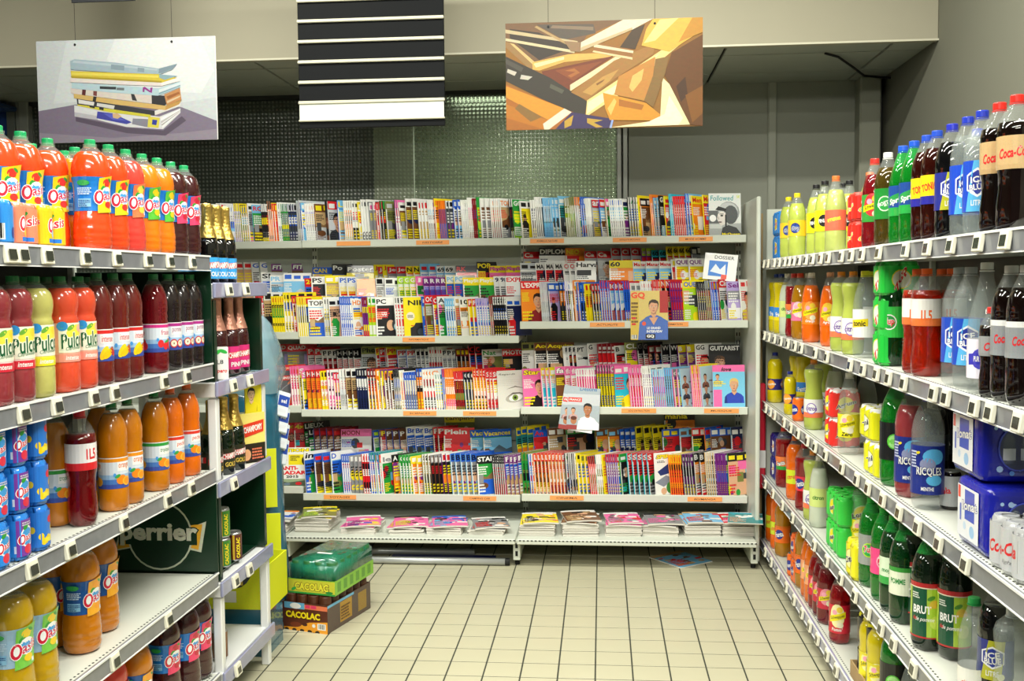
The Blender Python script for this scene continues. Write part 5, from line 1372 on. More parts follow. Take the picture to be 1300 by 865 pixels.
 'fan': ('ora', 'sodo', 'f07a1c', .26, .48, lambda c, H: a_gen(c, H, 'd8e82c', 'citrus', 'e0502c', tw=.05, th=.02, rot=.2, rep=3), 'orange soda bottle with lime label'),
 'fany': ('ora', 'ambc', 'f0a01c', .24, .52, lambda c, H: a_gen(c, H, 'f2701c', 'Fanta', 'w', tw=.05, th=.026, rot=.25, rep=3, ell=('1c2c8a', '22349a')), 'amber soda bottle with orange label'),
 'rba': ('gren', 'redd', 'c82430', .30, .52, lambda c, H: a_gen(c, H, 'e8384a', 'Fanta', 'w', tw=.05, th=.026, rot=.25, rep=3, ell=('1c2c8a', '22349a')), 'dark red soda bottle with navy disc label'),
 'sfree': ('soda', 'green', '1fae3a', .26, .60, lambda c, H: a_gen(c, H, '9aa09c', '7up', 'd8242c', tw=.034, th=.03, ell=('b8e82c', '2fb048'), halo='w', rep=2), 'bright green soda bottle with grey label'),
 'spink': ('soda', 'green', '1fae3a', .30, .58, lambda c, H: a_gen(c, H, 'f04a8c', '7up', 'w', tw=.034, th=.03, ell=('f8b8d0', 'd82a5a'), rep=2), 'bright green soda bottle with pink label'),
 'swht': ('soda', 'dgr', '1fae3a', .30, .58, lambda c, H: a_gen(c, H, 'dff0d4', 'mojito', '1f8a3c', tw=.05, th=.018, rep=3, low='3aa84a'), 'dark green soda bottle with white label'),
 'dkg': ('soda', 'dgr', '145a2a', .30, .58, lambda c, H: a_gen(c, H, 'e8f0d8', 'POMME', '1f8a3c', tw=.05, th=.018, rep=3, top='3a9a3c'), 'deep green soda bottle with pale label'),
 'brut': ('soda', 'wine', '145a2a', .12, .60, a_brut, 'dark green cider bottle with apple label, foremost'),
 'brutd': ('soda', 'wine', '145a2a', .12, .60, a_brut, 'dark green cider bottle with apple label, set back'),
 'smallc': ('cone', 'clear', '1f9a4a', .10, .36, lambda c, H: a_gen(c, H, 'ecece4', 'citron', 'f07a5a', tw=.04, th=.012, rep=1, low='e8e83c'), 'small clear bottle with green cap standing alone'),
 'wavc': ('wave', 'clear', 'c0c8cc', .1, .34, lambda c, H: a_gen(c, H, 'ece82c', 'SODA', '4a7a2c', tw=.05, th=.03, rep=2), 'clear bottle with yellow label by the frame edge'),
 'lt': ('cone', 'peach', 'f0a060', .28, .56, lambda c, H: a_sch(c, H, 'f5a878', 'f8d0a8'), 'peach soda bottle with yellow banner'),
 'redl': ('cone', 'redd', 'd82a2c', .24, .54, lambda c, H: a_sch(c, H, 'd8203a', 'f0a0a8'), 'bright red soda bottle with yellow banner'),
 'red': ('cone', 'mixt', 'c8242c', .24, .54, lambda c, H: a_sch(c, H, 'c81c3c', 'e890a0'), 'deep red soda bottle with yellow banner'),
 'pom': ('cone', 'redd', 'c8242c', .16, .56, lambda c, H: a_sch(c, H, 'd81c34', 'f4ecb0', "Pomm'"), 'red apple soda bottle with apple slice label'),
 'yb': ('ora', 'yel', 'f0e020', .2, .5, lambda c, H: a_sch(c, H, 'f0e420', 'f8f4a0'), 'yellow soda bottle with yellow cap'),
 'can': ('can', 'sodo', 'M_CANT', .10, .88, lambda c, H: a_gen(c, H, 'f2701c', 'Fanta', 'w', tw=.04, th=.02, rot=.2, rep=3, ell=('1c2c8a', '22349a')), 'small orange and blue drink can standing singly'),
 'can_c': ('can', 'cola', 'M_CANT', .10, .88, lambda c, H: a_gen(c, H, 'b8babc', 'Cola', 'd8242c', tw=.04, th=.02, rot=.2, rep=3), 'small grey and red cola can standing singly'),
}
TY['spink'] = TY['spink']; TY['pink'] = TY['pink']
OBJN = lambda ty: 'drink_can' if ty.startswith('can') else ('sparkling_drink_bottle' if ty in ('champ', 'champb', 'pink') else 'juice_bottle' if ty[:3] in ('oa_', 'pu_', 'fr_', 'ju_') or ty == 'gren' else 'water_bottle' if ty in ('ice', 'ic2', 'ric', 'ricr', 'swing') else 'soda_bottle')
BM = {}
def prof_r(pr, z):
    for (r0, z0), (r1, z1) in zip(pr, pr[1:]):
        if z0 <= z <= z1 and z1 > z0: return r0+(r1-r0)*(z-z0)/(z1-z0)
    return pr[-1][0]
def bottle_meshes(ty):
    if ty in BM: return BM[ty]
    shp, lq, cap, l0, l1, art, desc = TY[ty]; h, r = DIM[ty]
    raw = SH[shp]; body = [(a*r, b*h) for a, b in raw]
    f = FILL[shp]*h
    lo = [q for q in body if q[1] < f or shp == 'can']; hi = [q for q in body if q[1] > f and shp != 'can']
    out = {}
    lob = 5 if shp in ('soda', 'cone', 'gren', 'wave', 'ora') else 0
    if hi:
        rf = prof_r(body, f); lo.append((rf, f)); hi = [(rf, f)]+hi
    me = mesh_of(lathe(lo, 26, lobes=lob), 'bottle_body', True); me.materials.append(LQ[lq]); out['body'] = me
    capmat = {'M_GOLD': M_GOLD, 'M_ROSE': M_ROSE, 'M_CANT': M_CANT}.get(cap) or capm(cap)
    if shp == 'champ':
        top = [(r*.47, h*.945), (r*.48, h*.985), (r*.36, h)]
        n_ = mesh_of(lathe([(a+.001, b) for a, b in hi]+top, 22, cap0=False), 'foil', True); n_.materials.append(capmat); out['foil_neck'] = n_
        b0, b1 = h*.60, h*.70
        A = Art().rect(-.2, b0, .2, b1, '3aa0e4' if ty == 'champ' else ('e83a7c' if ty == 'pink' else '1c1c14'))
    elif shp == 'can':
        bm = lathe([(r*.86, h*.98), (r*.84, h*1.0), (r*.80, h*.985), (.002, h*.985)], 20, cap0=False); n_ = mesh_of(bm, 'can_lid', True); n_.materials.append(M_CANT); out['lid'] = n_
    else:
        tint = {'green': M_NECKG, 'dgr': M_NECKG, 'wine': M_NECKG}.get(lq, M_NECK)
        hi.append((hi[-1][0], h*.96)); n_ = mesh_of(lathe(hi, 22, cap0=False, cap1=False), 'neck', True); n_.materials.append(tint); out['neck'] = n_
        cr = .0155 if h > .25 else .0135
        bm = lathe([(cr*.98, h*.945), (cr, h*.95), (cr, h*.993), (cr*.93, h)], 18); c_ = mesh_of(bm, 'cap', False); c_.materials.append(capmat); out['cap'] = c_
        bm = lathe([(cr*.9, h*.93), (cr*1.12, h*.932), (cr*1.12, h*.938), (cr*.9, h*.94)], 18); c2_ = mesh_of(bm, 'cap_ring'); c2_.materials.append(capmat); out['cap_ring'] = c2_
    rl = max(prof_r(raw, l0+.001), prof_r(raw, l1-.001))*r
    c = PI*rl; H = (l1-l0)*h; z0 = l0*h
    A = art(c, H)
    def wrapf(u, v, l):
        zz = z0+v; rr = prof_r(raw, min(max(zz/h, 0), .99))*r+.0009+l; a_ = u/rl
        return (rr*math.sin(a_), -rr*math.cos(a_), zz)
    n = 26
    lb = A.mesh(wrapf, .00005, wrap=[-c+2*c*i/n for i in range(1, n)], clip=(-c, -.012, c, H+.012), name='label', vcuts=[H*i/7 for i in range(1, 7)]); lb.materials.append(M_LABEL)
    out['label'] = lb
    BM[ty] = out
    return out
M_NECKG = P('green_plastic_neck', '2aa84a', .06, coat=.6, alpha=.6)
def put_bottle(ty, x, y, z, rz, label, group):
    ms = bottle_meshes(ty)
    o = mobj(OBJN(ty), ms['body']); o.location = (x, y, z); o.rotation_euler = (0, 0, rz)
    for k, me in ms.items():
        if k == 'body': continue
        if k == 'cap_ring': continue
        c_ = mobj(k, me, None, o)
        if k == 'cap' and 'cap_ring' in ms: mobj('cap_ring', ms['cap_ring'], None, c_)
    tag(o, label, 'can' if ty.startswith('can') else 'bottle', group)
    return o
SHN = {1: 'top', 2: 'second', 3: 'third', 4: 'fourth', 5: 'bottom'}
def ordn(k): return '%d%s' % (k, 'th' if 10 < k % 100 < 14 else {1: 'st', 2: 'nd', 3: 'rd'}.get(k % 10, 'th'))
rb = random.Random(11)
for side, shf, txt in BOTTLES:
    items = [q.split(':') for q in txt.split()]
    items = [(a, float(b), float(c_), float(d)) for a, b, c_, d in items]
    rows = {}
    cnt = {}
    for ty, x, y, row in sorted(items, key=lambda q: -q[2]):
        z = (ZL if side == 'L' else ZR)[shf-1]-.004+.0005
        base = R(52) if side == 'L' else R(-40)
        cnt[ty] = cnt.get(ty, 0)+1
        side_n = 'juice unit' if side == 'L' else 'soda unit'
        many = sum(1 for q in items if q[0] == ty) > 1
        if OBJN(ty) == 'drink_can': base += R(rb.uniform(-20, 20))
        lab = TY[ty][6]+((', %s such from far end' % ordn(cnt[ty])) if many else '')+', %s shelf, %s' % (SHN[shf], side_n)
        words_ = lab.split()
        if len(words_) > 16: lab = lab.replace(' with ', ', ', 1).replace(' and ', ' ', 1)
        if len(lab.split()) > 16: lab = lab.replace(' bottle', '', 1).replace(' such', '', 1)
        put_bottle(ty, x, y, z, base+R(rb.uniform(-7, 7)), lab, 'bottles on the %s shelf of the %s' % (SHN[shf], side_n) if many else None)
for i, (ty, x, y, z, lab) in enumerate(EXTRA_B):
    put_bottle(ty, x, y, z+.0005, R(50+rb.uniform(-6, 6)), lab, {'champ': 'gold foil bottles', 'pink': 'pink foil bottles', 'champb': 'red banner foil bottles'}.get(ty))
# ================================================================== SHRINK-WRAPPED PACKS
def pack(name, x, y, z, nx, ny, r, h, col, topc, art, label, cat='drinks pack', group=None, rz=0, artw=None, side='x-', tex=None):
    """nx by ny cans under a printed film; local +-x faces the aisle, -y faces along it"""
    t = empty(name, (x, y, z), rz, label, cat, group)
    cm = capm(topc)
    bm0 = lathe([(r*.8, 0), (r*.96, h*.03), (r*.96, h*.93), (r*.86, h*.985), (r*.84, h), (r*.78, h*.985), (.001, h*.985)], 14, cap1=False)
    cme = mesh_of(bm0, 'can', True); cme.materials.append(cm)
    for i in range(nx):
        for j in range(ny):
            mobj('can', cme, None, t, ((i-(nx-1)/2)*2*r, (j-(ny-1)/2)*2*r, .0005))
    W, D_ = nx*r, ny*r
    def off(q, n_): m = (q % (2*r))/r-1; return r*(1-math.sqrt(max(0, 1-m*m)))*.55
    out = []
    N = 10
    for i in range(nx*N): q = 2*W*i/(nx*N); out.append((-W+q, -D_+off(q, nx)))
    for i in range(ny*N): q = 2*D_*i/(ny*N); out.append((W-off(q, ny), -D_+q))
    for i in range(nx*N): q = 2*W*i/(nx*N); out.append((W-q, D_-off(q, nx)))
    for i in range(ny*N): q = 2*D_*i/(ny*N); out.append((-W+off(q, ny), D_-q))
    bm = bmesh.new(); rings = []
    cr = .35*r
    def rnd(p, s_):
        x_, y_ = p
        d = (abs(x_)-(W-cr), abs(y_)-(D_-cr))
        if d[0] > 0 and d[1] > 0:
            L_ = math.hypot(*d)
            if L_ > cr: x_ = math.copysign(W-cr+d[0]/L_*cr, x_); y_ = math.copysign(D_-cr+d[1]/L_*cr, y_)
        return x_*s_, y_*s_
    for s_, zz in ((.9, .012), (.985, .06), (1.0, .2), (1.0, .78), (.965, .90), (.9, .97), (.74, 1.0)):
        rings.append([bm.verts.new((*rnd(p, s_+.004), zz*h+.0006)) for p in out])
    for a_, b_ in zip(rings, rings[1:]):
        n = len(a_)
        for i in range(n): bm.faces.new((a_[i], a_[(i+1) % n], b_[(i+1) % n], b_[i]))
    mobj('wrap', mesh_of(bm, 'wrap', True), capm2(col), t)
    def dec(face, A, w0, h0):
        e = .0016
        if face == 'y':
            fn = lambda u, v, l: ((u-w0/2)*1.0, -D_*1.004+off(u-w0/2+W, nx)-l-e, v+h*.1)
        elif face == 'x+':
            fn = lambda u, v, l: (W*1.004-off(u-w0/2+D_, ny)+l+e, (u-w0/2), v+h*.1)
        else:
            fn = lambda u, v, l: (-W*1.004+off(D_-(u-w0/2), ny)-l-e, -(u-w0/2), v+h*.1)
        cuts = [w0*i/24 for i in range(1, 24)]
        mobj('wrap_print', A.mesh(fn, .00004, wrap=cuts, clip=(0, 0, w0, h0)), M_LABEL, t)
    for face in (side, 'y'):
        w0 = (2*D_ if face[0] == 'x' else 2*W)*.97; h0 = h*.78
        dec(face, art(w0, h0, face), w0, h0)
    return t
CAP2 = {}
def capm2(c):
    if c not in CAP2: CAP2[c] = P('film_'+c, c, .22, coat=.7, noise=.06, bump=.25, bscale=45)
    return CAP2[c]
def pa_oasis(bg, bf, mini=False):
    def f(w, h, face):
        A = Art(); A.rect(0, 0, w, h, bg if face == 'y' else bf)
        if face == 'y':
            A.ell(w*.72, h*.9, w*.05, h*.05, '58b838'); A.rect(w*.88, h*.1, w*.93, h*.3, 'e8f0ff'); return A
        A.ell(w*.5, h*.52, min(w, .09)*.4, h*.3, 'f4f4f8'); A.ell(w*.5, h*.52, min(w, .09)*.34, h*.25, '3a9be0'); oasis_logo(A, w*.52, h*.5, min(w*.95, .085)); A.ell(w*.4, h*.8, .010, .006, '2f9e3c', .6); A.ell(w*.5, h*.18, .013, .012, 'e0304a'); A.lines(w*.2, w*.8, h*.84, h*.96, 'd8d0e0', 2, 2)
        return A
    return f
def pa_badge(bg, txt, tc, badge, ring='w', sub=None, barc=True, rot=.3):
    def f(w, h, face):
        A = Art(); A.rect(0, 0, w, h, bg)
        if face == 'y' and barc:
            A.rect(w*.22, h*.2, w*.78, h*.8, '2a3a2a'); A.rect(w*.24, h*.22, w*.76, h*.78, bg); A.bars(w*.34, w*.66, h*.25, h*.55, 9); A.text(txt, w*.5, h*.72, w*.4, h*.13, tc, .02, .1)
            return A
        A.ell(w*.5, h*.5, min(w*.42, h*.36), h*.36, ring); A.ell(w*.5, h*.5, min(w*.38, h*.32), h*.32, badge)
        A.text(txt, w*.5, h*.5, min(w*.9, .085), h*.22, tc, .03, .15, rot, halo='w' if tc != 'w' else None)
        return A
    return f
def pa_minions(w, h, face):
    A = Art(); A.rect(0, 0, w, h, '2a7ad8')
    rg = random.Random(4)
    for i in range(7): A.ell(rg.uniform(.1, .9)*w, rg.uniform(.1, .6)*h, .007, .009, 'f2d21c')
    A.ell(w*.7, h*.75, .012, .010, 'd8283c'); A.rect(w*.3, h*.12, w*.8, h*.24, 'f2e23c')
    return A
# stacked purple and blue fruit drink packs on the third juice shelf, and brick packs on the top one
for k in range(3):
    pack('can_pack', -1.475, 2.345, ZL[2]-.003+k*.1165, 2, 1, .030, .115, '2a86e0', '2a86e0', pa_oasis('2a8ae4', '7a3aa0'), 'blue and purple fruit drink pack, %s of the nearer stack, third juice shelf' % ('bottom', 'middle', 'top')[k], group='fruit drink packs stacked three high', side='x+')
    pack('can_pack', -1.475, 2.435, ZL[2]-.003+k*.1165, 2, 1, .030, .115, '2a7ad8', '2a86e0', pa_minions, 'blue pack dotted yellow, %s of the stack behind the purple packs, third juice shelf' % ('bottom', 'middle', 'top')[k], group='fruit drink packs stacked three high', side='x+')
    pack('can_pack', -1.475, 2.255, ZL[2]-.003+k*.1165, 2, 1, .030, .115, '2a86e0', '2a86e0', pa_oasis('2a8ae4', '2a8ae4'), 'plain blue fruit drink pack, %s of the stack at the picture edge' % ('bottom', 'middle', 'top')[k], group='fruit drink packs stacked three high', side='x+')
def pa_brick(bg, kind):
    def f(w, h, face):
        A = Art(); A.rect(0, 0, w, h, bg)
        if kind == 0: A.rect(w*.1, h*.5, w*.35, h*.95, 'd8dc2c'); A.bars(w*.25, w*.6, h*.05, h*.5, 8); A.rect(0, 0, w*.2, h*.3, 'f0e03c'); A.ell(w*.85, h*.25, .008, .014, '2a3a8a')
        else: oasis_logo(A, w*.52, h*.6, min(w*.8, .08)); A.ell(w*.45, h*.82, .012, .006, '2f9e3c', .5); A.rect(w*.2, h*.04, w*.7, h*.16, '2a7ad8'); A.ell(w*.4, h*.3, .012, .012, 'f2c23c' if bg != 'f8c81c' else '9ac8f0')
        return A
    return f
pack('can_pack', -1.455, 2.31, ZL[0]-.003, 1, 2, .030, .112, '2f8ede', '9cb8d0', pa_brick('2f8ede', 0), 'blue and yellow drink pack at the picture edge, top juice shelf', side='x+')
pack('can_pack', -1.455, 2.425, ZL[0]-.003, 1, 2, .027, .110, 'f58a6a', 'e0a090', pa_brick('f58a6a', 1), 'salmon pink drink pack between blue and yellow ones, top juice shelf', side='x+')
pack('can_pack', -1.455, 2.545, ZL[0]-.003, 1, 2, .031, .112, 'f8c81c', 'd8c070', pa_brick('f8c81c', 1), 'yellow drink pack before the orange-red bottles, top juice shelf', side='x+')
# soda unit
Z = [z-.003 for z in ZR]
for k in range(2):
    pack('can_pack', 1.0, 5.60, Z[0]+k*.13, 2, 3, .031, .128, '2a8ae0', '2a8ae0', pa_badge('2a8ae0', 'fun', 'e04a2c', 'f2d21c'), 'blue and yellow pack, %s of two beside the end panel, top soda shelf' % ('lower', 'upper')[k], group='blue packs at the far end')
    pack('can_pack', .975, 3.86, Z[0]+k*.106, 2, 2, .028, .105, 'e8281c', 'e84a3c', pa_badge('e8281c', 'Oasis', 'f4d020', 'e8281c', 'e8402c', barc=False), 'bulging red pack, %s of two, top soda shelf' % ('lower', 'upper')[k], group='red packs on the top soda shelf')
    pack('can_pack', .985, 4.24, Z[2]+k*.118, 2, 2, .030, .117, 'e8302a', 'ececec', pa_badge('e8302a', 'Agrum', '1c1c1c', 'f2e40c', 'f2e40c', barc=False), 'red pack with white top, %s of two, third soda shelf' % ('lower', 'upper')[k], group='red packs on the third soda shelf')
    pack('can_pack', 1.02, 3.66-.06*(1-k), Z[2]+k*.118, 3, 3, .030, .117, 'e6e41a', 'ececec', pa_badge('e6e41a', 'Tonic', '1c1c1c', 'f2f2e0', 'b8b82c'), 'acid yellow pack with white top, %s of two, third soda shelf' % ('lower', 'upper')[k], group='yellow packs on the third soda shelf')
    pack('can_pack', 1.0, 5.66, Z[3]+k*.125, 2, 3, .030, .124, '2a2a86', '2a2a86', pa_badge('2a2a86', 'fizz', 'f59a2c', 'f2f2f2', barc=False), 'navy pack, %s of two beside the end panel, fourth soda shelf' % ('lower', 'upper')[k], group='navy packs at the far end')
    pack('can_pack', 1.02, 4.16, Z[3]+k*.122, 3, 4, .030, .121, '3ad04a', '3ad04a', pa_badge('3ad04a', 'Lemon', '1c1c1c', 'f2e40c', 'b8e8b0', barc=False), 'bright green pack, %s of two, fourth soda shelf' % ('lower', 'upper')[k], group='green packs on the fourth soda shelf')
    pack('can_pack', .985, 4.98, Z[4]+k*.118, 2, 2, .030, .117, 'f26a1c', 'f26a1c', pa_badge('f26a1c', 'Fanta', 'w', '22349a', 'f8a050', barc=False), 'orange pack, %s of two, bottom soda shelf' % ('lower', 'upper')[k], group='orange packs on the bottom soda shelf')
    pack('can_pack', 1.0, 3.70, Z[4]+.012+k*.122, 2, 3, .030, .121, '1c1c1e', 'e8e020', pa_badge('1c1c1e', 'Tonic', 'w', 'f2d21c', 'f2e40c', barc=False), 'black and yellow pack, %s of two in the cardboard tray' % ('lower', 'upper')[k], group='black and yellow packs in the tray')
for k in range(3):
    pack('can_pack', .985, 3.50, Z[1]+k*.116, 2, 2, .031, .115, '1fb83a', '1fb83a', pa_badge('1fc040', '7up', 'd8242c', 'e8f0e0', 'f2e43c', barc=False, rot=1.2), 'bright green pack, %s of three, second soda shelf' % ('lowest', 'middle', 'topmost')[k], group='green packs on the second soda shelf')
pack('can_pack', .97, 3.79, Z[3], 2, 2, .030, .14, 'ece41c', 'e4dc50', pa_badge('ece41c', 'Citrus', '1c1c1c', 'f8f0a0', 'c8c020', barc=False), 'small yellow pack in front of the green packs, fourth soda shelf')
tr = empty('cardboard_tray', (1.0, 3.70, Z[4]), 0, 'open brown cardboard tray under the black and yellow packs', 'tray')
box('tray_base', -.07, .07, -.10, .10, 0.0005, .004, M_CARD, tr)
for a_ in ((-.078, -.073, -.105, .105), (.073, .078, -.105, .105), (-.073, .073, -.105, -.10), (-.073, .073, .10, .105)): box('tray_wall', *a_, 0.0005, .06, M_CARD, tr)
def pa_coke(w, h, face):
    A = Art(); A.rect(0, 0, w, h, 'c4c6c8')
    A.text('Coca-Cola', w*.5, h*.5, min(w*.9, .15), h*.32, 'd8242c', .03, .35, .12); A.text('light', w*.6, h*.2, w*.2, h*.12, '8a8c8e', .02, .3)
    return A
pack('can_pack', .99, 2.40, Z[2]+.0, 2, 3, .033, .125, 'b4b6b8', 'b0b2b4', pa_coke, 'silver cola can pack with red script before the blue water packs')
# blue film water packs: six small bottles each, seen through an oval opening
def water_pack(x, y, z, lab):
    t = empty('water_pack', (x, y, z), 0, lab, 'drinks pack', 'blue film water packs')
    w, d, h = .20, .21, .175
    bm = bmesh.new(); bx(bm, -w/2, w/2, -d/2, d/2, .0005, h, 0)
    bmesh.ops.bevel(bm, geom=bm.edges[:], offset=.028, segments=4, affect='EDGES', profile=.6)
    bmesh.ops.subdivide_edges(bm, edges=bm.edges[:], cuts=2, use_grid_fill=True)
    for v in bm.verts:
        lob = .004*abs(math.sin((v.co.x+w/2)*PI/.066))*abs(math.sin((v.co.y+d/2)*PI/.07))
        v.co.x += math.copysign(.003*abs(math.sin((v.co.y+d/2)*PI/.07)), v.co.x) if abs(v.co.x) > w*.4 else 0
        v.co.y += math.copysign(.003*abs(math.sin((v.co.x+w/2)*PI/.066)), v.co.y) if abs(v.co.y) > d*.4 else 0
    mobj('film', mesh_of(bm, 'film', True), capm2('1b22a4'), t)
    A = Art(); W = d*.8; rg = random.Random(3)
    A.rect(.0, h*.02, W*.86, h*.78, 'eef2f8'); A.rect(W*.3, h*.3, W*.7, h*.74, '3a58c8'); A.text('Ionat', W*.5, h*.52, W*.6, h*.14, 'w', .03, 0, .1, halo='2a3aa0'); A.rect(W*.02, h*.58, W*.12, h*.76, 'e8503c'); A.ell(W*.6, h*.16, W*.1, h*.09, '9ac8f0'); A.ell(W*.3, h*.2, W*.06, h*.06, 'c8e0f8'); A.rect(W*.1, h*.25, W*.16, h*.5, '5a70d0')
    mobj('film_print', A.mesh(lambda u, v, l: (-w/2-.0045-l, -(u-W/2), v+.018), clip=(0, 0, W, h*.8)), M_LABEL, t)
    A = Art()
    for i in range(26):
        q = rg.uniform(.003, .009); xx, zz = rg.uniform(.01, w*.82), rg.uniform(.0, h*.8)
        A.ell(xx, zz, q, q, '6aa4f4' if i % 2 else 'b4d4ff', n=8)
    A.ell(w*.34, h*.40, w*.24, h*.32, '4a5ad8', n=22); A.ell(w*.34, h*.40, w*.22, h*.30, '39406a', n=22)
    mobj('film_print', A.mesh(lambda u, v, l: (u-w*.41, -d/2-.0045-l, v+.018)), M_LABEL, t)
    for i in range(2):
        b = mobj('bottle', mesh_of(lathe([(.02, 0), (.022, .01), (.022, .06), (.018, .075), (.008, .09)], 14), smooth=True), LQ['clear'], t, (-.035+i*.042, -d/2+.010, .048))
        mobj('bottle_label', mesh_of(lathe([(.0224, .012), (.0226, .013), (.0226, .04), (.0224, .041)], 14), smooth=True), capm('dfe4ee'), b)
    # packs narrow a little at the handle
    return t
water_pack(1.03, 2.62, Z[2], 'lower blue film water pack behind the silver cola cans, third soda shelf')
water_pack(1.035, 2.68, Z[2]+.177, 'upper blue film water pack resting on another, third soda shelf')

# ================================================================== FLOOR CARTONS BY THE END BAY
def carton(z, w, d, h, rz, x, y, label, low, can_top, art_front, art_side, film=None):
    t = empty('drinks_carton', (x, y, z), rz, label, 'carton', 'drinks cartons stacked on the floor')
    hh = h*low
    for n, a_ in (('front_panel', (-w/2, w/2, -d/2, -d/2+.003)), ('back_panel', (-w/2, w/2, d/2-.003, d/2)), ('side_panel', (-w/2, -w/2+.003, -d/2+.003, d/2-.003)), ('side_panel', (w/2-.003, w/2, -d/2+.003, d/2-.003))):
        box(n, *a_, .0005, hh, capm(art_side), t)
    box('base_panel', -w/2+.003, w/2-.003, -d/2+.003, d/2-.003, .0005, .004, M_CARD, t)
    nx, ny = 4, 6; r = min(w/nx, d/ny)/2*.98
    cme = mesh_of(lathe([(r*.85, 0), (r*.97, h*.03), (r*.97, h*.9), (r*.88, h*.96), (r*.86, h*.975), (r*.8, h*.96), (.001, h*.96)], 14, cap1=False), 'can', True); cme.materials.append(capm(can_top))
    for i in range(nx):
        for j in range(ny): mobj('can', cme, None, t, ((i-(nx-1)/2)*w/nx*.985, (j-(ny-1)/2)*d/ny*.985, .0045))
    A = art_front(w, hh); mobj('front_print', A.mesh(on_plane((-w/2, -d/2, 0), (1, 0, 0), (0, 0, 1), (0, -1, 0)), clip=(0, 0, w, hh)), M_PRINT, t)
    return t, r
def cf_low(w, h):
    A = Art(); A.rect(0, 0, w, h, '5a2a18'); A.rect(w*.05, h*.78, w*.5, h, '6ab0d8'); A.rect(w*.5, h*.8, w, h*.96, 'e87a50'); A.ell(w*.3, h*.88, .03, .014, 'f0f0ee'); A.rect(w*.52, h*.84, w*.62, h*.95, 'e03a6a'); A.rect(w*.64, h*.84, w*.76, h*.95, 'e03a6a')
    A.poly([(0, 0), (w, 0), (w, h*.42), (w*.6, h*.34), (w*.3, h*.12), (0, h*.1)], 'f0a024'); A.ell(w*.3, h*.22, .03, .012, '7a3418'); A.ell(w*.5, h*.25, .014, .008, '4a2010')
    A.text('CACOLAC', w*.46, h*.57, w*.76, h*.24, 'f6dc1c', .05, halo='3a1408'); A.rect(w*.78, h*.12, w*.96, h*.34, 'w'); A.bars(w*.8, w*.94, h*.14, h*.32, 9); A.ell(w*.7, h*.24, .009, .009, 'f0f0e8')
    for i in range(5): A.ell(w*(.1+i*.17), h*.02, .012, .008, '2a1208')
    return A
def cf_up(w, h):
    A = Art(); A.rect(0, 0, w, h, '8cc43c'); A.poly([(0, h*.1), (w, h*.1), (w, h*.95), (0, h*.95)], 'c8c83a'); A.rect(0, 0, w, h*.12, '3a9a44')
    A.text('CACOLAC', w*.5, h*.5, w*.72, h*.52, 'e8e03c', .05, halo='5a1c20'); A.ell(w*.12, h*.3, .014, .007, '3aa84a', .5); A.ell(w*.88, h*.2, .02, .006, '2f8a3c')
    return A
cw, cd = .243, .40
# the two cartons are turned a little on the floor
t1, r_ = carton(0, cw, cd, .165, R(-16), -1.318, 4.675, 'lower brown drinks carton with yellow lettering standing on the tiles', .80, '4a2614', cf_low, '4a3a30')
A = Art(); A.rect(0, 0, cd, .13, '574740'); A.rect(cd*.28, .02, cd*.55, .115, 'b0862c'); A.rect(cd*.7, .02, cd*.9, .11, '9a7a30'); A.rect(cd*.0, .118, cd*.6, .13, '6ab0d8'); A.lines(cd*.3, cd*.5, .03, .1, '5a3a18', 5, 2)
mobj('side_print', A.mesh(on_plane((cw/2, -cd/2, 0), (0, 1, 0), (0, 0, 1), (1, 0, 0))), M_PRINT, t1)
t2, r_ = carton(.168, cw, cd, .15, R(-13), -1.300, 4.70, 'upper green drinks tray in shiny film, stacked on the brown carton', .46, '2f6a3c', cf_up, '6fae3c')
A = Art(); A.rect(0, 0, cd, .069, '86c040'); 
for i in range(6): A.rect(cd*(.06+i*.155), .012, cd*(.06+i*.155)+.035, .058, '5f9a34')
mobj('side_print', A.mesh(on_plane((cw/2, -cd/2, 0), (0, 1, 0), (0, 0, 1), (1, 0, 0))), M_PRINT, t2)
bm = bmesh.new(); bx(bm, -cw/2-.001, cw/2+.001, -cd/2-.001, cd/2+.001, .069, .153)
bmesh.ops.bevel(bm, geom=[e for e in bm.edges if max(v.co.z for v in e.verts) > .1], offset=.016, segments=3, affect='EDGES')
M_GF = P('green_film', '2f9a78', .12, coat=.8, alpha=.62, noise=.6, nscale=22, bump=.5, bscale=24)
mobj('film', mesh_of(bm, 'film', True), M_GF, t2)
A = Art(); rg = random.Random(8)
for i in range(12): A.ell(rg.uniform(.02, cw-.02), rg.uniform(.03, cd-.03), .012, .006, rg.choice(['8a3a3a', '1f7a5c', '5ab894', '6a4a2a']), rg.uniform(0, 3))
A.rect(cw*.3, cd*.35, cw*.62, cd*.40, 'eef0ee')
mobj('film_print', A.mesh(on_plane((-cw/2, -cd/2, .1535), (1, 0, 0), (0, 1, 0), (0, 0, 1))), M_PRINT, t2)

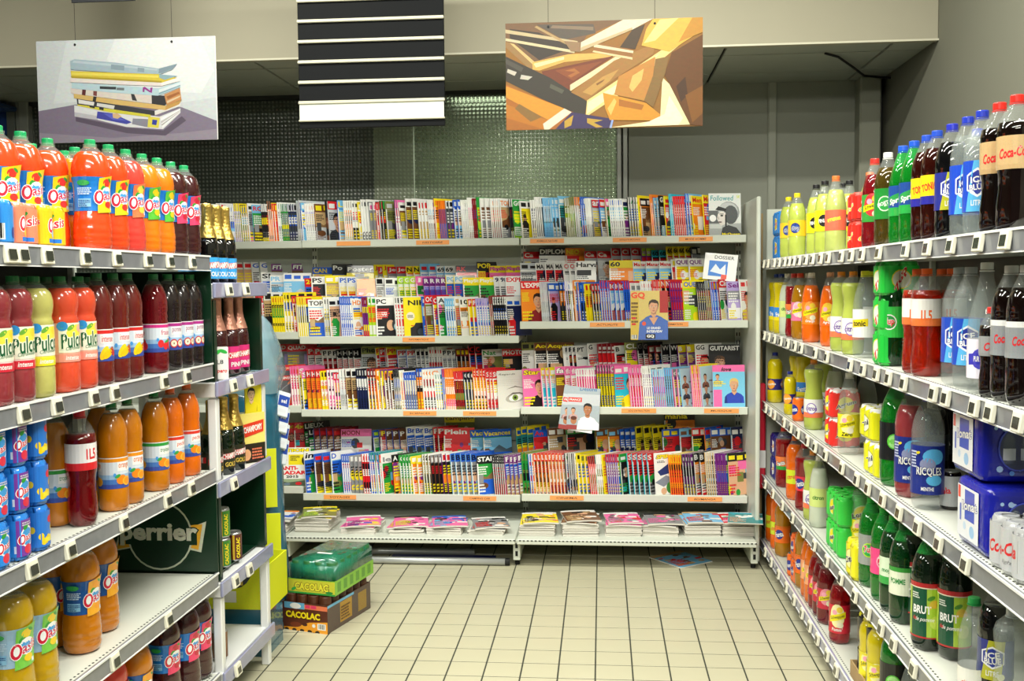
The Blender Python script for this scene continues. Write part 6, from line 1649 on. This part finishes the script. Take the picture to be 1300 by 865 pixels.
# ================================================================== END DISPLAY BESIDE THE BOOKCASE
ds = empty('wrapped_display', (-1.655, 4.60, 0), 0, 'teal film wrapped display column with yellow price cards behind the end bay', 'display stand')
M_TEAL = P('teal_film', '2c6f8c', .2, coat=.7, noise=.35, nscale=6, bump=.5, bscale=10)
M_PALE = P('pale_blue_film', '9cc4d4', .12, coat=.8, alpha=.6, noise=.3, nscale=8, bump=.6, bscale=14)
M_YC = P('yellow_card', 'dbe21a', .6, noise=.05)
bm = lathe([(.20, 0), (.19, .04), (.17, .2), (.155, .5), (.15, 1.0), (.14, 1.15)], 24, lobes=0)
for v in bm.verts:
    a_ = math.atan2(v.co.y, v.co.x); s_ = 1+.05*math.sin(6*a_+v.co.z*5); v.co.x *= s_; v.co.y *= s_
mobj('column', mesh_of(bm, 'col', True), M_TEAL, ds)
bm = lathe([(.148, 1.10), (.165, 1.2), (.14, 1.32), (.10, 1.42), (.07, 1.46)], 24, cap0=False, cap1=False)
for v in bm.verts:
    a_ = math.atan2(v.co.y, v.co.x); s_ = 1+.10*math.sin(5*a_+v.co.z*9); v.co.x *= s_; v.co.y *= s_
mobj('film_hood', mesh_of(bm, 'hood', True), M_PALE, ds)
for x, y, z, w, h, rz in ((.085, -.20, .96, .045, .24, 10), (.06, -.165, .62, .05, .26, -5), (.135, -.12, .58, .06, .27, 20), (.15, -.18, .16, .09, .40, 14), (.10, -.19, 1.03, .05, .10, 0), (.14, -.10, .42, .04, .12, 25)):
    b = box('price_card', -w/2, w/2, 0, .003, 0, h, M_YC, ds, bev=.0008); b.location = (x, y, z); b.rotation_euler = (R(-4), 0, R(rz))
t = empty('yellow_bin', (-1.66, 4.28, .21), 0, 'yellow cardboard bin with a round cut-out behind the white end bay', 'display box')
A = Art(); A.rect(0, 0, .40, .20, 'dbe21a'); A.ell(.24, .19, .085, .10, '2a3038', n=22); A.rect(.19, .10, .235, .17, 'c8a030'); A.rect(.24, .105, .28, .165, 'd8b850'); A.poly([(.10, .03), (.125, .03), (.155, .12), (.13, .12)], 'f0f0e0'); A.rect(.19, .03, .25, .08, 'f4f4f0')
box('bin_wall', -.16, .24, -.13, -.125, 0, .20, M_YC, t); box('bin_wall', -.16, .24, .10, .105, 0, .20, M_YC, t); box('bin_wall', -.16, -.155, -.125, .10, 0, .20, M_YC, t); box('bin_wall', .235, .24, -.125, .10, 0, .20, M_YC, t); box('bin_base', -.155, .235, -.125, .10, 0, .004, M_YC, t)
mobj('bin_print', A.mesh(on_plane((-.16, -.13, 0), (1, 0, 0), (0, 0, 1), (0, -1, 0)), clip=(0, 0, .4, .2)), M_PRINT, t)
b = box('bin_pedestal', -.15, .22, -.12, .09, -.21, -.001, M_TEAL, t)
# blue and white sachets hanging on the display
for k in range(4):
    x, z = -1.515+.004*k, .76+.075*k
    bm = bmesh.new(); bx(bm, -.035, .035, -.006, .006, 0, .12, .004)
    o = mobj('sachet', mesh_of(bm), capm('dfe6ee'), None, (x, 4.60, z)); o.rotation_euler = (R(-12), R(20), R(50))
    A = Art().rect(-.03, .05, .03, .1, '2a4aa8').rect(-.03, .02, .02, .035, 'd8dce4'); A.text('sel', 0, .075, .03, .02, 'w', .02)
    mobj('sachet_print', A.mesh(on_plane((0, -.006, 0), (1, 0, 0), (0, 0, 1), (0, -1, 0))), M_PRINT, o)
    tag(o, 'blue and white sachet, %s of four hanging beside the teal column' % ('lowest', 'second lowest', 'second highest', 'highest')[k], 'sachet', 'sachets beside the teal column')

# ================================================================== SMALL THINGS ON THE END BAY
def small_can(x, y, z, lab, bgc='5a1c14'):
    r, h = .029, .115
    o = mobj('cocoa_can', mesh_of(lathe([(r*.8, 0), (r*.98, .004), (r, .01), (r, h-.008), (r*.88, h), (r*.8, h-.003), (.001, h-.003)], 22, cap1=False), smooth=True), M_CANT, None, (x, y, z)); o.rotation_euler = (0, 0, R(48))
    A = Art(); c = PI*r; A.rect(-c, .008, c, h-.01, bgc); 
    for u in (-c*.75, c*.0): A.rect(u-.02, .008, u-.012, h-.01, 'd8b02c'); A.text('CACOLAC', u+.002, h*.46, h*.7, .016, 'f2dc1c', .05, 0, PI/2)
    mobj('can_print', A.mesh(lambda u, v, l: ((r+.0006+l)*math.sin(u/r), -(r+.0006+l)*math.cos(u/r), v), wrap=[-c+2*c*i/20 for i in range(1, 20)]), M_LABEL, o)
    tag(o, lab, 'can')
small_can(-1.452, 3.83, ZE[3]+.008, 'brown cocoa drink can with yellow upright lettering in the green box')
small_can(-1.462, 3.735, ZE[3]+.008, 'green cocoa drink can, lower of two stacked, in the green box', '3f8a2c')
small_can(-1.462, 3.735, ZE[3]+.1235, 'green cocoa drink can, upper of two stacked, in the green box', '3f8a2c')
small_can(-1.47, 3.70, ZE[4]+.0, 'brown can half hidden behind the near white post, lowest shelf', '7a4a18')
o = box('white_carton', -.03, .03, -.02, .02, 0, .12, capm('eeeae6'), None, bev=.001); o.location = (-1.425, 3.655, ZE[1]+.004); o.rotation_euler = (0, 0, R(30))
A = Art().rect(-.03, 0, .03, .12, 'f0ecea'); A.text('Apero', 0, .03, .05, .02, 'd83a3c', .03, .2); A.text('L8', 0, .065, .024, .016, '2a3a3a', .02); A.ell(-.012, .1, .02, .008, '3ac04a', .5); A.ell(.012, .104, .016, .007, '2fae44', -.4)
mobj('carton_print', A.mesh(on_plane((0, -.02, 0), (1, 0, 0), (0, 0, 1), (0, -1, 0)), clip=(-.03, 0, .03, .12)), M_PRINT, o); tag(o, 'small white carton with green leaves before the pink foil bottles', 'carton')
# yellow bottle carrier with a red banner
t = empty('bottle_carrier', (-1.452, 4.02, ZE[2]), R(55), 'yellow cardboard carrier with a red banner on the third shelf of the end bay', 'carton')
box('carrier_body', -.06, .06, -.03, .03, 0.0005, .20, capm('f0dc6a'), t, bev=.002)
box('carrier_card', -.03, .05, -.026, -.022, .2, .32, capm('e8d820'), t)
A = Art().rect(0, 0, .12, .2, 'f2e07a').rect(0, 0, .12, .075, '2a2018'); A.ell(.03, .03, .02, .024, 'f0b080'); A.lines(.055, .11, .01, .06, 'e87a5a', 4, 2)
A.poly([(.008, .10), (.112, .12), (.114, .17), (.01, .155)], 'e03a20'); A.text('CHAMPOMY', .061, .137, .09, .026, 'w', .04, 0, .12)
mobj('carrier_print', A.mesh(on_plane((-.06, -.03, 0), (1, 0, 0), (0, 0, 1), (0, -1, 0))), M_PRINT, t)
A = Art().rect(0, 0, .08, .12, 'e8d820'); person(A, .03, .075, .026, hair='16120f', skin='f0c8a0', top='f0dc20')
mobj('card_print', A.mesh(on_plane((-.03, -.026, .2), (1, 0, 0), (0, 0, 1), (0, -1, 0)), clip=(0, 0, .08, .12)), M_PRINT, t)

# ================================================================== FLAT PILES, FLOOR THINGS AND LOOSE MAGAZINES
def flat_mag(w, d, art, x, y, z, rz, label, thick=.006, sag=0, parent=None):
    bm = bmesh.new(); n = 8
    top, bot = [], []
    for i in range(n+1):
        u = -w/2+w*i/n; q = sag*(1-(2*i/n-1)**2)
        top.append([bm.verts.new((u, -d/2, thick+q)), bm.verts.new((u, d/2, thick+q*.6))])
        bot.append([bm.verts.new((u, -d/2, q)), bm.verts.new((u, d/2, q*.6))])
    for i in range(n):
        bm.faces.new((top[i][0], top[i+1][0], top[i+1][1], top[i][1])); bm.faces.new((bot[i][1], bot[i+1][1], bot[i+1][0], bot[i][0]))
        bm.faces.new((bot[i][0], bot[i+1][0], top[i+1][0], top[i][0])); bm.faces.new((top[i][1], top[i+1][1], bot[i+1][1], bot[i][1]))
    bm.faces.new((bot[0][0], top[0][0], top[0][1], bot[0][1])); bm.faces.new((top[n][0], bot[n][0], bot[n][1], top[n][1]))
    o = mobj('magazine', mesh_of(bm), M_PAPER, parent, (x, y, z), R(rz))
    def fn(u, v, l):
        uu = u-w/2; q = sag*(1-(2*u/w-1)**2); return (uu, v-d/2, thick+q*(1-.4*v/d)+.0004+l)
    mobj('cover_print', art.mesh(fn, .00004, wrap=[w*i/10 for i in range(1, 10)], clip=(0, 0, w, d)), M_PRINT, o)
    if label: tag(o, label, 'magazine', 'magazines lying on the lowest shelf')
    return o
def pile_art(cols, seed, w=.2, d=.26, txt=None):
    g = random.Random(seed); A = Art(); A.rect(0, 0, w, d, cols[0])
    for i in range(26):
        x, y, s = g.uniform(0, w*.85), g.uniform(0, d*.85), g.uniform(.012, .05)
        c = cols[g.randrange(len(cols))]
        A.rect(x, y, x+s*1.4, y+s*.7, c) if g.random() < .5 else A.ell(x+s/2, y+s/2, s*.6, s*.5, c)
    A.rect(0, d*.84, w, d, cols[1])
    if txt: A.text(txt, w*.5, d*.92, w*.8, d*.09, 'w', .04)
    A.lines(w*.05, w*.5, d*.1, d*.5, cols[-1], 5, seed)
    return A
PILES = [(-1.93, 5.76, 9, 'w', ['w', 'o', 'p', 'e', 'b'], 'pink and white'), (-1.675, 5.78, 13, 'y', ['a', 'y', 'w', 'k', 'l'], 'yellow and green'), (-1.40, 5.76, 5, 'w', ['p', 'w', 'b', 'y', 'm'], 'pink and white'), (-1.13, 5.77, 4, 'w', ['p', 'k', 'w', 'f', 'y'], 'pink and peach'),
         (-.90, 5.77, 5, 'w', ['p', 'b', 'w', 'k', 's'], 'pink and blue'), (-.66, 5.77, 4, 'w', ['e', 'w', 'f', 'k', 'r'], 'grey and peach'), (-.37, 5.76, 10, 'w', ['y', 'w', 'r', 'f', 'k'], 'white and yellow'), (-.13, 5.77, 12, 'w', ['u', 'w', 'f', 'k', 't'], 'brown and white'),
         (.115, 5.78, 10, 'w', ['p', 'w', 'k', 'r', 'e'], 'white and pink'), (.335, 5.80, 9, 'w', ['e', 'k', 'w', 'f', 'p'], 'grey and black'), (.555, 5.80, 11, 'w', ['s', 't', 'u', 'w', 'r'], 'sky blue and tan'), (.765, 5.82, 10, 'w', ['r', 'w', 'k', 'g', 'p'], 'red and white')]
for k, (x, y, n, base, cols, cd_) in enumerate(PILES):
    g = random.Random(k*7+1); z = .1655
    hh = n*.0055
    bm = bmesh.new()
    for i in range(n):
        dx, dy = g.uniform(-.004, .004), g.uniform(-.006, .006)
        bx(bm, -.1+dx, .1+dx, -.125+dy, .125+dy, i*.0055, i*.0055+.0048)
    o = mobj('magazine_pile', mesh_of(bm), M_PAPER, None, (x, y, z)); o.rotation_euler = (0, 0, R(g.uniform(-5, 5)))
    tag(o, 'pile of %s magazines lying flat, %s pile from the left on the lowest shelf' % (cd_, ordn(k+1)), 'magazines', kind='stuff')
    for q in range(2):
        flat_mag(.2, .25, pile_art(cols, k*5+q), x+g.uniform(-.012, .012)+(q*.01), y+g.uniform(-.01, .01)-.006*q, z+hh+.001+q*.013, g.uniform(-7, 7)+(8 if q else 0), '%s magazine %s, on the %s flat pile from the left' % (cd_, 'topmost' if q else 'under the topmost', ordn(k+1)), .008, .004)
flat_mag(.19, .24, pile_art(['q', 'c', 'g', 'w', 'f'], 77), .80, 5.71, .1655+.055+.040, -8, 'teal green magazine slid over the edge of the last flat pile', .005)
o = flat_mag(.24, .27, pile_art(['s', 't', 'u', 's', 'r'], 91, .24, .27), .445, 5.78, .001, 38, None, .006)
tag(o, 'sky blue and tan magazine lying on the floor under the shelves', 'magazine')
# loose magazines hung over the rails
def loose(art, x, y, z, w, h, rx, rz, label, ry=0, t=.005):
    bm = bmesh.new(); bx(bm, -w/2, w/2, 0, t, 0, h, .001)
    o = mobj('magazine', mesh_of(bm), M_PAPER, None, (x, y, z)); o.rotation_euler = (R(rx), R(ry), R(rz))
    mobj('cover_print', art.mesh(on_plane((-w/2, 0, 0), (1, 0, 0), (0, 0, 1), (0, -1, 0)), .00003, clip=(0, 0, w, h)), M_PRINT, o)
    tag(o, label, 'magazine')
    return o
A = Art(); w, h = .215, .285; A.rect(0, 0, w, h, 'd8c070'); A.rect(w*.0, 0, w*.22, h*.86, 'd8b84a'); A.rect(w*.78, h*.55, w, h, 'b02a2a')
person(A, w*.62, h*.66, .042, hair='3a2a1c', top='4468b8'); A.poly([(w*.2, 0), (w*.24, h*.36), (w*.42, h*.46), (w*.6, h*.34), (w*.82, h*.46), (w, h*.38), (w, 0)], '4a6cbc'); A.poly([(w*.5, h*.45), (w*.62, h*.3), (w*.74, h*.46)], 'd9a27e')
A.text('GQ', w*.2, h*.9, w*.38, h*.15, 'e8502c', .05); A.ell(w*.36, h*.33, .012, .012, 'e8583c'); A.text('LE GRAND', w*.62, h*.24, w*.36, h*.05, 'w', .03); A.text('INTERVIEW', w*.64, h*.17, w*.42, h*.05, 'w', .03); A.rect(w*.4, h*.02, w*.66, h*.12, 'k'); A.text('GQ', w*.53, h*.07, w*.2, h*.07, 'w', .05)
A.lines(w*.02, w*.2, h*.35, h*.8, '6a4a1c', 6, 2); A.rect(w*.03, h*.3, w*.14, h*.34, 'd8342c'); A.rect(w*.03, h*.42, w*.14, h*.46, 'd8342c'); A.bars(w*.02, w*.18, h*.02, h*.1, 7)
loose(A, .275, 5.905, 1.262, w, h, -5, 0, 'men\'s magazine with a man in a blue shirt, hung over the second shelf rail')
A = Art(); w, h = .20, .26; A.rect(0, 0, w, h, 'a9b4bc'); A.rect(0, h*.55, w, h*.8, 'c8ccd2'); A.rect(w*.02, h*.62, w*.42, h*.72, 'd8342c'); A.text('FRANCE', w*.22, h*.67, w*.34, h*.05, 'w', .02, .1); A.text('Destins', w*.6, h*.92, w*.5, h*.09, '4a78a8', .02)
person(A, w*.6, h*.45, .036, hair='14100e', skin='b5764e', top='e8e8ee'); A.poly([(w*.3, 0), (w*.34, h*.2), (w*.5, h*.28), (w*.78, h*.26), (w, h*.14), (w, 0)], 'ecebf0'); person(A, w*.18, h*.42, .018, top='c8a0a0'); A.ell(w*.2, h*.2, .018, .022, 'b5764e'); A.ell(w*.2, h*.255, .018, .012, '5a2c1c'); A.rect(0, 0, w*.3, h*.1, '9a3a3a')
loose(A, -.16, 5.905, .727, w, h, -7, 0, 'grey weekly magazine with a smiling man, hung crooked over the third shelf rail', ry=9)
loose(A, -.115, 5.90, .735, w*.95, h*.94, -7, 2, 'second grey weekly magazine overlapping the crooked one on the third rail', ry=3, t=.004)
A = Art(); w, h = .19, .16; A.rect(0, 0, w, h, 'ececea'); A.text('DOSSIER', w*.6, h*.86, w*.6, h*.13, '3a3a3c', .02); A.rect(w*.15, h*.14, w*.72, h*.72, '2a78d0'); A.poly([(w*.2, h*.3), (w*.35, h*.6), (w*.5, h*.4), (w*.65, h*.62), (w*.68, h*.2)], 'dfe8f2'); A.rect(w*.55, h*.05, w*.72, h*.22, 'e04a30')
loose(A, .685, 6.02, 1.604, w, h, -14, -8, 'white and blue magazine wrapped in clear film, propped above the second shelf', ry=6)
# film sheet around the propped magazine
# objects on the floor beneath
fr = empty('aluminium_frame', (-.95, 5.66, 0), 0, 'flat aluminium frame lying on the tiles under the bookcase', 'frame')
bm = tube_along([(.40, -.045, .022), (-.36, -.045, .022), (-.41, -.02, .022), (-.43, .04, .022), (-.41, .13, .022), (-.36, .15, .022), (.2, .15, .022)], .02, 10)
mobj('frame_bar', mesh_of(bm, smooth=True), P('frame_aluminium', 'b9bdbd', .35, metal=.4, noise=.1), fr)
bm = tube_along([(.40, -.045, .022), (.425, -.045, .022)], .021, 10); mobj('end_plug', mesh_of(bm), M_DARK, fr)
bm = bmesh.new(); bx(bm, -.28, .33, -.01, .12, .001, .012, .002); o = mobj('blue_sheet', mesh_of(bm), P('blue_plastic', '1c2470', .4, noise=.3), None, (-.95, 5.66, 0)); tag(o, 'dark blue plastic sheet lying inside the aluminium frame', 'plastic sheet')
# things in the gap between bookcase and soda unit
o = box('cardboard_sheet', .885, .915, 5.87, 5.88, .002, 1.98, M_CARD, None, bev=.001); o.name = 'cardboard_sheet'; o.rotation_euler = (0, 0, 0); tag(o, 'tall brown cardboard sheet wedged beside the bookcase end panel', 'cardboard')
bg_ = bmesh.new(); bx(bg_, -.012, .025, -.03, .03, 0, .6, .008); o = mobj('red_bag', mesh_of(bg_), capm('d81e3a'), None, (.895, 5.80, .42)); 
A = Art().rect(-.012, .12, .025, .22, 'w')
mobj('bag_print', A.mesh(on_plane((0, -.03, 0), (1, 0, 0), (0, 0, 1), (0, -1, 0))), M_PRINT, o); tag(o, 'narrow red and white bag hanging beside the soda unit end', 'bag')
